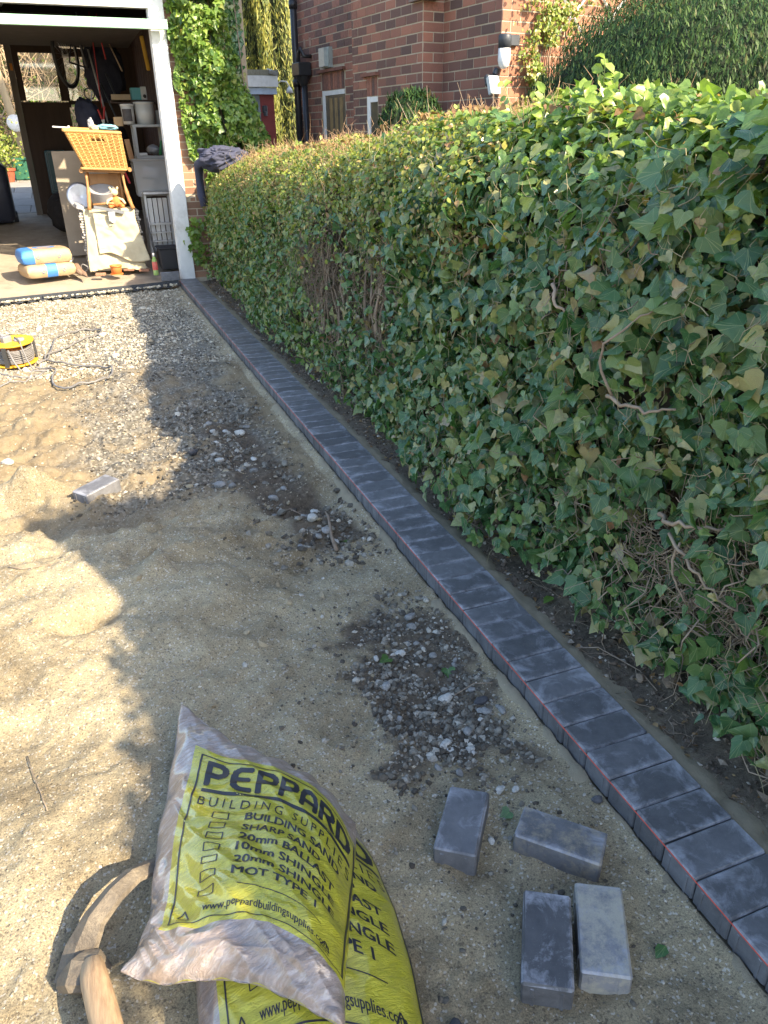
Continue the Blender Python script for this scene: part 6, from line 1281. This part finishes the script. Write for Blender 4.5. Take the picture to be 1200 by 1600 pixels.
def bag_thing(label, bag, rows):
    t = thing('sand_bag', label, 'bag', (0, 0, 0), 0, 'printed bags of building sand')
    nu, nv = 160, 200; u = np.linspace(0, 1, nu); v = np.linspace(0, 1, nv); U, V_ = np.meshgrid(u, v)
    Tp = bag.S(U, V_).reshape(-1, 3); Bp = bag.base(U, V_); Bp[..., 2] -= .03 * bag.puff(U, V_); Bp = Bp.reshape(-1, 3)
    i = np.arange(nu * nv).reshape(nv, nu); F1 = np.stack([i[:-1, :-1], i[1:, :-1], i[1:, 1:], i[:-1, 1:]], -1).reshape(-1, 4); F2 = F1[:, ::-1] + nu * nv
    ring = np.concatenate([i[0, :], i[1:, -1], i[-1, -2::-1], i[-2:0:-1, 0]]); F3 = np.stack([ring, np.roll(ring, -1), np.roll(ring, -1) + nu * nv, ring + nu * nv], -1)
    UV = np.tile(np.stack([U.ravel(), V_.ravel()], 1), (2, 1)); u0_, u1_ = bag.rect[:2]; UV[:, 1] += bag.arc * np.sin(np.pi * np.clip((UV[:, 0] - u0_) / (u1_ - u0_), 0, 1)); UV[nu * nv:, 1] = -1
    me = npmesh('film', np.concatenate([Tp, Bp]), np.concatenate([F1, F2, F3]), None, UV, True)
    m = bpy.data.materials.get('printed_film')
    if not m:
        m, t_, b = nodes('printed_film'); uvn = N(t_, 'ShaderNodeUVMap'); sx = N(t_, 'ShaderNodeSeparateXYZ'); t_.links.new(uvn.outputs[0], sx.inputs[0]); tc = N(t_, 'ShaderNodeTexCoord'); O = tc.outputs['Object']
        u0, u1, v0, v1 = bag.rect
        k = mth(t_, 'MULTIPLY', mth(t_, 'MULTIPLY', mth(t_, 'GREATER_THAN', sx.outputs[0], u0), mth(t_, 'LESS_THAN', sx.outputs[0], u1)), mth(t_, 'MULTIPLY', mth(t_, 'GREATER_THAN', sx.outputs[1], v0), mth(t_, 'LESS_THAN', sx.outputs[1], v1)))
        mp = N(t_, 'ShaderNodeMapping'); mp.inputs['Scale'].default_value = (1, 3.5, 1); mp.inputs['Rotation'].default_value = (0, 0, -.7); t_.links.new(O, mp.inputs[0])
        sandc = ramp(t_, noise(t_, O, 16, 8, .7), [(.32, (.25, .185, .14)), (.5, (.32, .255, .215)), (.68, (.35, .305, .30))])
        film = ramp(t_, noise(t_, mp.outputs[0], 26, 6, .6, .6), [(.50, (0, 0, 0)), (.66, (1, 1, 1))]); sandc = mix(t_, mth(t_, 'MULTIPLY', film, .40), sandc, (.60, .58, .60))  # whitish crinkled plastic, with crease highlights painted into its colour
        ye = ramp(t_, noise(t_, O, 9, 5, .6), [(.3, (.44, .42, .022)), (.7, (.52, .49, .038))])
        c = mix(t_, k, sandc, ye); t_.links.new(c, b.inputs['Base Color']); b.inputs['Roughness'].default_value = .34; b.inputs['Specular IOR Level'].default_value = .5
        b.inputs['Coat Weight'].default_value = 1.0; b.inputs['Coat Roughness'].default_value = .09
        nb = bump(t_, noise(t_, mp.outputs[0], 24, 6, .7, 1.4), .9, .011); nb = bump(t_, noise(t_, O, 420, 3, .7), .30, .0012, nb); t_.links.new(nb, b.inputs['Normal'])
    me.materials.append(m); link('film', me, t)
    # printing: every line of lettering is flat ink lying on the film
    def ink(name, V2, F, a0, a1, b0, b1, rotf=None):
        a = a0 + (a1 - a0) * V2[:, 0]; b_ = b0 + (b1 - b0) * V2[:, 1]
        u, v = bag.panel(a, b_); me = npmesh(name, bag.S(np.clip(u, 0, 1), np.clip(v, 0, 1), .0011), F[:, ::-1] if False else F); return link(name, me, t, M_INK)
    def strip(name, pts, wd):
        V = []; F = []
        for (a0, b0), (a1, b1) in zip(pts, pts[1:]):
            n = 60; q = np.linspace(0, 1, n); a = a0 + (a1 - a0) * q; b_ = b0 + (b1 - b0) * q; horiz = abs(a1 - a0) > abs(b1 - b0); k = len(V)
            for x, y in zip(a, b_): V += [(x - (0 if horiz else wd / 2), y - (wd / 2 * .6 if horiz else 0)), (x + (0 if horiz else wd / 2), y + (wd / 2 * .6 if horiz else 0))]
            F += [(k + 2 * j, k + 2 * j + 2, k + 2 * j + 3, k + 2 * j + 1) for j in range(n - 1)]
        V = np.array(V); u, v = bag.panel(V[:, 0], V[:, 1]); link(name, npmesh(name, bag.S(np.clip(u, 0, 1), np.clip(v, 0, 1), .0010), np.array(F)), t, M_INK)
    strip('printed_border', [(.045, .035), (.985, .035), (.985, .965), (.045, .965), (.045, .035)], .010)
    V, F = stroke_letters('PEPPARD'); ink('printed_name', V, F, .08, .96, .055, .200)
    strip('printed_bar', [(.08, .228), (.96, .228)], .034)
    V, F = text_geo('BUILDING SUPPLIES', 0, 1.45); ink('printed_line', V, F, .08, .96, .262, .318)
    for txt, a0, a1, b0, b1 in rows:
        V, F = text_geo(txt, 2); ink('printed_line', V, F, a0, a1, b0, b1)
    for b_ in (.352, .420, .483, .552, .622, .697, .780): x0, x1 = .175, .250; strip('tick_box', [(x0, b_), (x1, b_), (x1, b_ + .038), (x0, b_ + .038), (x0, b_)], .0065)
    strip('printed_rule', [(.37, .800), (.84, .800)], .0075)
    V, F = text_geo('www.peppardbuildingsupplies.com', 1); ink('printed_address', V, F, .21, .90, .876, .918)
    for cx in (.115, .875):         # little recycling triangles in the corners
        strip_pts = [(cx - .028, .925), (cx, .875), (cx + .028, .925)]
        V = []; F = []
        tri = strip_pts + [strip_pts[0]]
        for (a0, b0), (a1, b1) in zip(tri, tri[1:]):
            d = np.array([a1 - a0, (b1 - b0) * 1.5]); L = np.hypot(*d); nx, ny = -d[1] / L * .004, d[0] / L * .004 / 1.5
            for j in range(8): q0, q1 = j / 8, (j + 1) / 8; k = len(V); V += [(a0 + (a1 - a0) * q0 + nx, b0 + (b1 - b0) * q0 + ny), (a0 + (a1 - a0) * q0 - nx, b0 + (b1 - b0) * q0 - ny), (a0 + (a1 - a0) * q1 - nx, b0 + (b1 - b0) * q1 - ny), (a0 + (a1 - a0) * q1 + nx, b0 + (b1 - b0) * q1 + ny)]; F.append((k, k + 1, k + 2, k + 3))
        V = np.array(V); u, v = bag.panel(V[:, 0], V[:, 1]); link('recycling_mark', npmesh('recycling_mark', bag.S(u, v, .001), np.array(F)), t, M_INK)
        V, F = text_geo('LDPE', 0); ink('recycling_text', V, F, cx - .028, cx + .028, .935, .947)
    return t
ROWS = [('BUILDING SAND', .33, .90, .350, .392), ('SHARP SAND', .33, .78, .418, .455), ('20mm BALLAST', .33, .89, .480, .522), ('10mm SHINGLE', .33, .90, .550, .592), ('20mm SHINGLE', .33, .91, .620, .664), ('MOT TYPE 1', .33, .80, .692, .738)]
def offs(P, d): return [tuple(np.array(p) + np.array(d)) for p in P]
BAG2 = Bag([(-0.985, 1.36, -.03), (-0.87, 1.37, -.03), (-0.74, 1.33, -.03), (-0.622, 1.22, -.04)],
           [(-1.06, .60, -.04), (-.886, .56, -.04), (-.69, .50, -.04)],
           [(-0.985, 1.36, -.03), (-1.03, 1.0, -.04), (-1.06, .60, -.04)],
           [(-0.622, 1.22, -.04), (-0.612, 1.046, -.05), (-0.622, .88, -.05), (-.655, .70, -.05), (-.69, .50, -.04)], .125, 12, (.115, 1.0, .125, .81), 1.6)
bag_thing('lower yellow printed plastic bag, mostly hidden under the other one', BAG2, ROWS)
BAG1 = Bag([(-0.953, 1.713, .04), (-0.850, 1.530, .03), (-0.742, 1.400, .03), (-0.672, 1.285, .03), (-0.635, 1.165, .02)],
           [(-1.158, 1.002, .03), (-1.092, .939, .05), (-1.011, .892, .085), (-.935, .845, .10), (-.865, .779, .10), (-.805, .723, .08)],
           [(-0.953, 1.713, .04), (-1.018, 1.475, .0), (-1.072, 1.271, .0), (-1.106, 1.087, .01), (-1.158, 1.002, .03)],
           [(-0.635, 1.165, .02), (-.682, 1.030, .03), (-.742, .890, .06), (-.78, .80, .08), (-.805, .723, .08)], .108, 30, (.115, 1.0, .125, .81), 3.0)
bag_thing('upper clear and yellow plastic bag of sand with its print showing whole', BAG1, ROWS)

# ------------------------------------------------------------------ mattock in the sand
def mattock():
    t = thing('mattock', 'old mattock half buried in sand, with muddy steel head and wooden handle', 'mattock')
    mud = pm('muddy_steel', (.085, .070, .055), (.20, .165, .12), 26, .55, bs=.9, bd=.004, bscale=90, metal=.25, dirt=((.34, .28, .19), .6))
    P = [Vector(q) - Vector((0, 0, .014)) for q in ((-1.262, 1.068, -.035), (-1.235, 1.112, -.002), (-1.202, 1.143, .034), (-1.160, 1.173, .052), (-1.120, 1.207, .048), (-1.075, 1.240, .020), (-1.04, 1.262, -.01))]
    W = [.036, .036, .027, .024, .023, .024, .025]; H = [.012, .016, .018, .018, .015, .010, .005]
    P2 = [P[0]]; W2 = [W[0]]; H2 = [H[0]]
    for i in range(len(P) - 1):
        for k in range(1, 5): f = k / 4; P2.append(P[i].lerp(P[i + 1], f)); W2.append(W[i] + (W[i + 1] - W[i]) * f); H2.append(H[i] + (H[i + 1] - H[i]) * f)
    bm = bmesh.new(); rings = []
    for i, p_ in enumerate(P2):
        d = (P2[min(i + 1, len(P2) - 1)] - P2[max(i - 1, 0)]).normalized(); side = Vector((d.y, -d.x, 0)).normalized(); nn = side.cross(d).normalized()
        rings.append([bm.verts.new(p_ + side * W2[i] * a + nn * H2[i] * b) for a, b in ((-1, -.2), (-.95, .25), (-.1, 1), (.85, .35), (1, -.2), (.0, -1))])
    for a, b in zip(rings, rings[1:]):
        for k in range(6): bm.faces.new((a[k], a[(k + 1) % 6], b[(k + 1) % 6], b[k]))
    bm.faces.new(rings[0][::-1]); bm.faces.new(rings[-1]); bmesh.ops.recalc_face_normals(bm, faces=bm.faces)
    me = bpy.data.meshes.new('head'); bm.to_mesh(me); bm.free(); link('head', me, t, mud)
    mb = MB(); mb.tube([(-1.262, 1.085, -.045), (-1.235, 1.066, -.015), (-1.212, 1.055, -.012), (-1.19, 1.05, -.03)], [.030, .044, .042, .02], 12, flat=.7); o = mb.build('eye_socket', mud, t, False); displace(o, .012, 45, 4)
    wood = pm('worn_ash_wood', (.50, .35, .20), (.27, .17, .095), 26, .65, bs=.5, bd=.003, stretch=(4, .3, 4), dirt=((.20, .15, .10), .7))
    mb = MB(); mb.tube([(-1.218, 1.078, -.020), (-1.214, 1.060, .000), (-1.208, 1.02, .006), (-1.195, .95, .014), (-1.16, .78, .035), (-1.12, .58, .05), (-1.07, .36, .05)], [.012, .023, .026, .027, .024, .022, .021], 14, flat=.8); mb.build('handle', wood, t, True)
mattock()

# ------------------------------------------------------------------ cable reel and its loose cable
def reel():
    cx, cy, z0 = -1.60, 6.23, float(gz(-1.6, 6.23)) + .03; R = .158
    t = thing('cable_reel', 'yellow extension cable reel with grey cable lying on the hardcore', 'cable reel', (cx, cy, z0)); t.rotation_euler = (.05, -.03, .2)
    Y = pm('yellow_plastic', (.75, .43, .03), (.66, .36, .025), 12, .45, dirt=((.45, .35, .2), .4)); K = pm('black_bar', (.05, .05, .05), None, 12, .6); Cb = pm('grey_cable', (.20, .19, .185), (.15, .145, .14), 20, .55)
    def disc(nm, z): mb = MB(); mb.lathe([(0, 0), (R * .97, 0), (R, .006), (R, .016), (R * .94, .012), (R * .5, .016), (0, .016)], (0, 0, z), 40, cap=False); mb.build(nm, Y, t, True)
    disc('lower_disc', 0); disc('upper_disc', .150)
    mb = MB(); mb.lathe([(0, 0), (.085, 0), (.085, .14), (0, .14)], (0, 0, .012), 24, cap=False); mb.build('drum', pm('orange_drum', (.60, .20, .03), None, 12, .5), t, True)
    mb = MB()
    for k in range(8):
        for r_ in (.132, .118): mb.tube([((r_ + .002 * math.sin(3 * a + k)) * math.cos(a), (r_ + .002 * math.sin(3 * a + k)) * math.sin(a), .026 + k * .0125 + .003 * math.sin(2 * a + k)) for a in np.linspace(0, 2 * math.pi, 33)], .0058, 6, caps=False)
    mb.build('wound_cable', Cb, t, True)
    for a in (.0, 2.1, 4.2): mb = MB(); mb.box((R * .97 * math.cos(a), R * .97 * math.sin(a), .082), (.016, .03, .15), (0, 0, a)); mb.build('side_bar', K, t)
    mb = MB(); mb.box((-.03, -.02, .185), (.07, .045, .05), (0, 0, .5), bev=.006); mb.tube([(-.06, .02, .20), (-.045, .0, .215)], .014, 8); mb.build('plug', pm('grey_plug', (.24, .24, .25), None, 12, .5), t)
    mb = MB(); mb.lathe([(0, 0), (.040, 0), (.036, .014), (0, .018)], (.055, -.03, .166), 16, cap=False); mb.build('socket', M_GREYP, t, True)
    mb = MB(); mb.tube([(.03, -.02, .19), (.05, -.09, .18), (.045, -.165, .15), (.06, -.19, .05), (.08, -.23, -.01), (.02, -.33, -.025), (-.12, -.45, -.02), (-.4, -.62, -.02)], .0056, 8); mb.build('cable_lead', Cb, t, True)
    mb = MB(); mb.tube([(-.05, -.155, .14), (-.03, -.185, .05), (.0, -.22, -.015), (.10, -.24, -.02), (.18, -.28, -.02)], .0075, 8); mb.build('cable_tail', Cb, t, True)
    c = []
    for x, y in ((-1.45, 6.20), (-1.38, 6.32), (-1.36, 6.6), (-1.30, 7.05), (-1.10, 7.25), (-.96, 7.20), (-.98, 7.0), (-1.16, 6.75), (-1.33, 6.5), (-1.40, 6.36), (-1.36, 6.22), (-1.22, 6.05), (-1.10, 5.97), (-1.02, 5.92), (-.94, 5.78), (-.94, 5.62), (-1.02, 5.47), (-1.14, 5.42), (-1.26, 5.45), (-1.33, 5.58), (-1.34, 5.75), (-1.32, 5.92), (-1.38, 6.02), (-1.46, 6.05)): c.append((x, y, float(gz(x, y)) + .014))
    q = curve_at(c, np.linspace(0, 1, 140)); q[:, 2] = gz(q[:, 0], q[:, 1]) + .012 + .006 * np.abs(np.sin(np.arange(140) * .35))
    q[:, 2] += .006; mb = MB(); mb.tube([tuple(v) for v in q], .0075, 7); o = mb.build('loose_cable', Cb, None, True); tag(o, 'loops of loose grey cable spread right of the yellow reel', 'cable')
    c = [(-1.70, 5.96), (-1.60, 5.86), (-1.50, 5.84), (-1.40, 5.90), (-1.44, 5.80), (-1.55, 5.70), (-1.7, 5.60), (-1.9, 5.48), (-2.2, 5.35)]
    q = curve_at([(x, y, 0) for x, y in c], np.linspace(0, 1, 70)); q[:, 2] = gz(q[:, 0], q[:, 1]) + .012
    mb = MB(); mb.tube([tuple(v) for v in q], .0055, 7); o = mb.build('trailing_cable', Cb, None, True); tag(o, 'grey cable end trailing in front of the yellow reel to the left', 'cable')
reel()
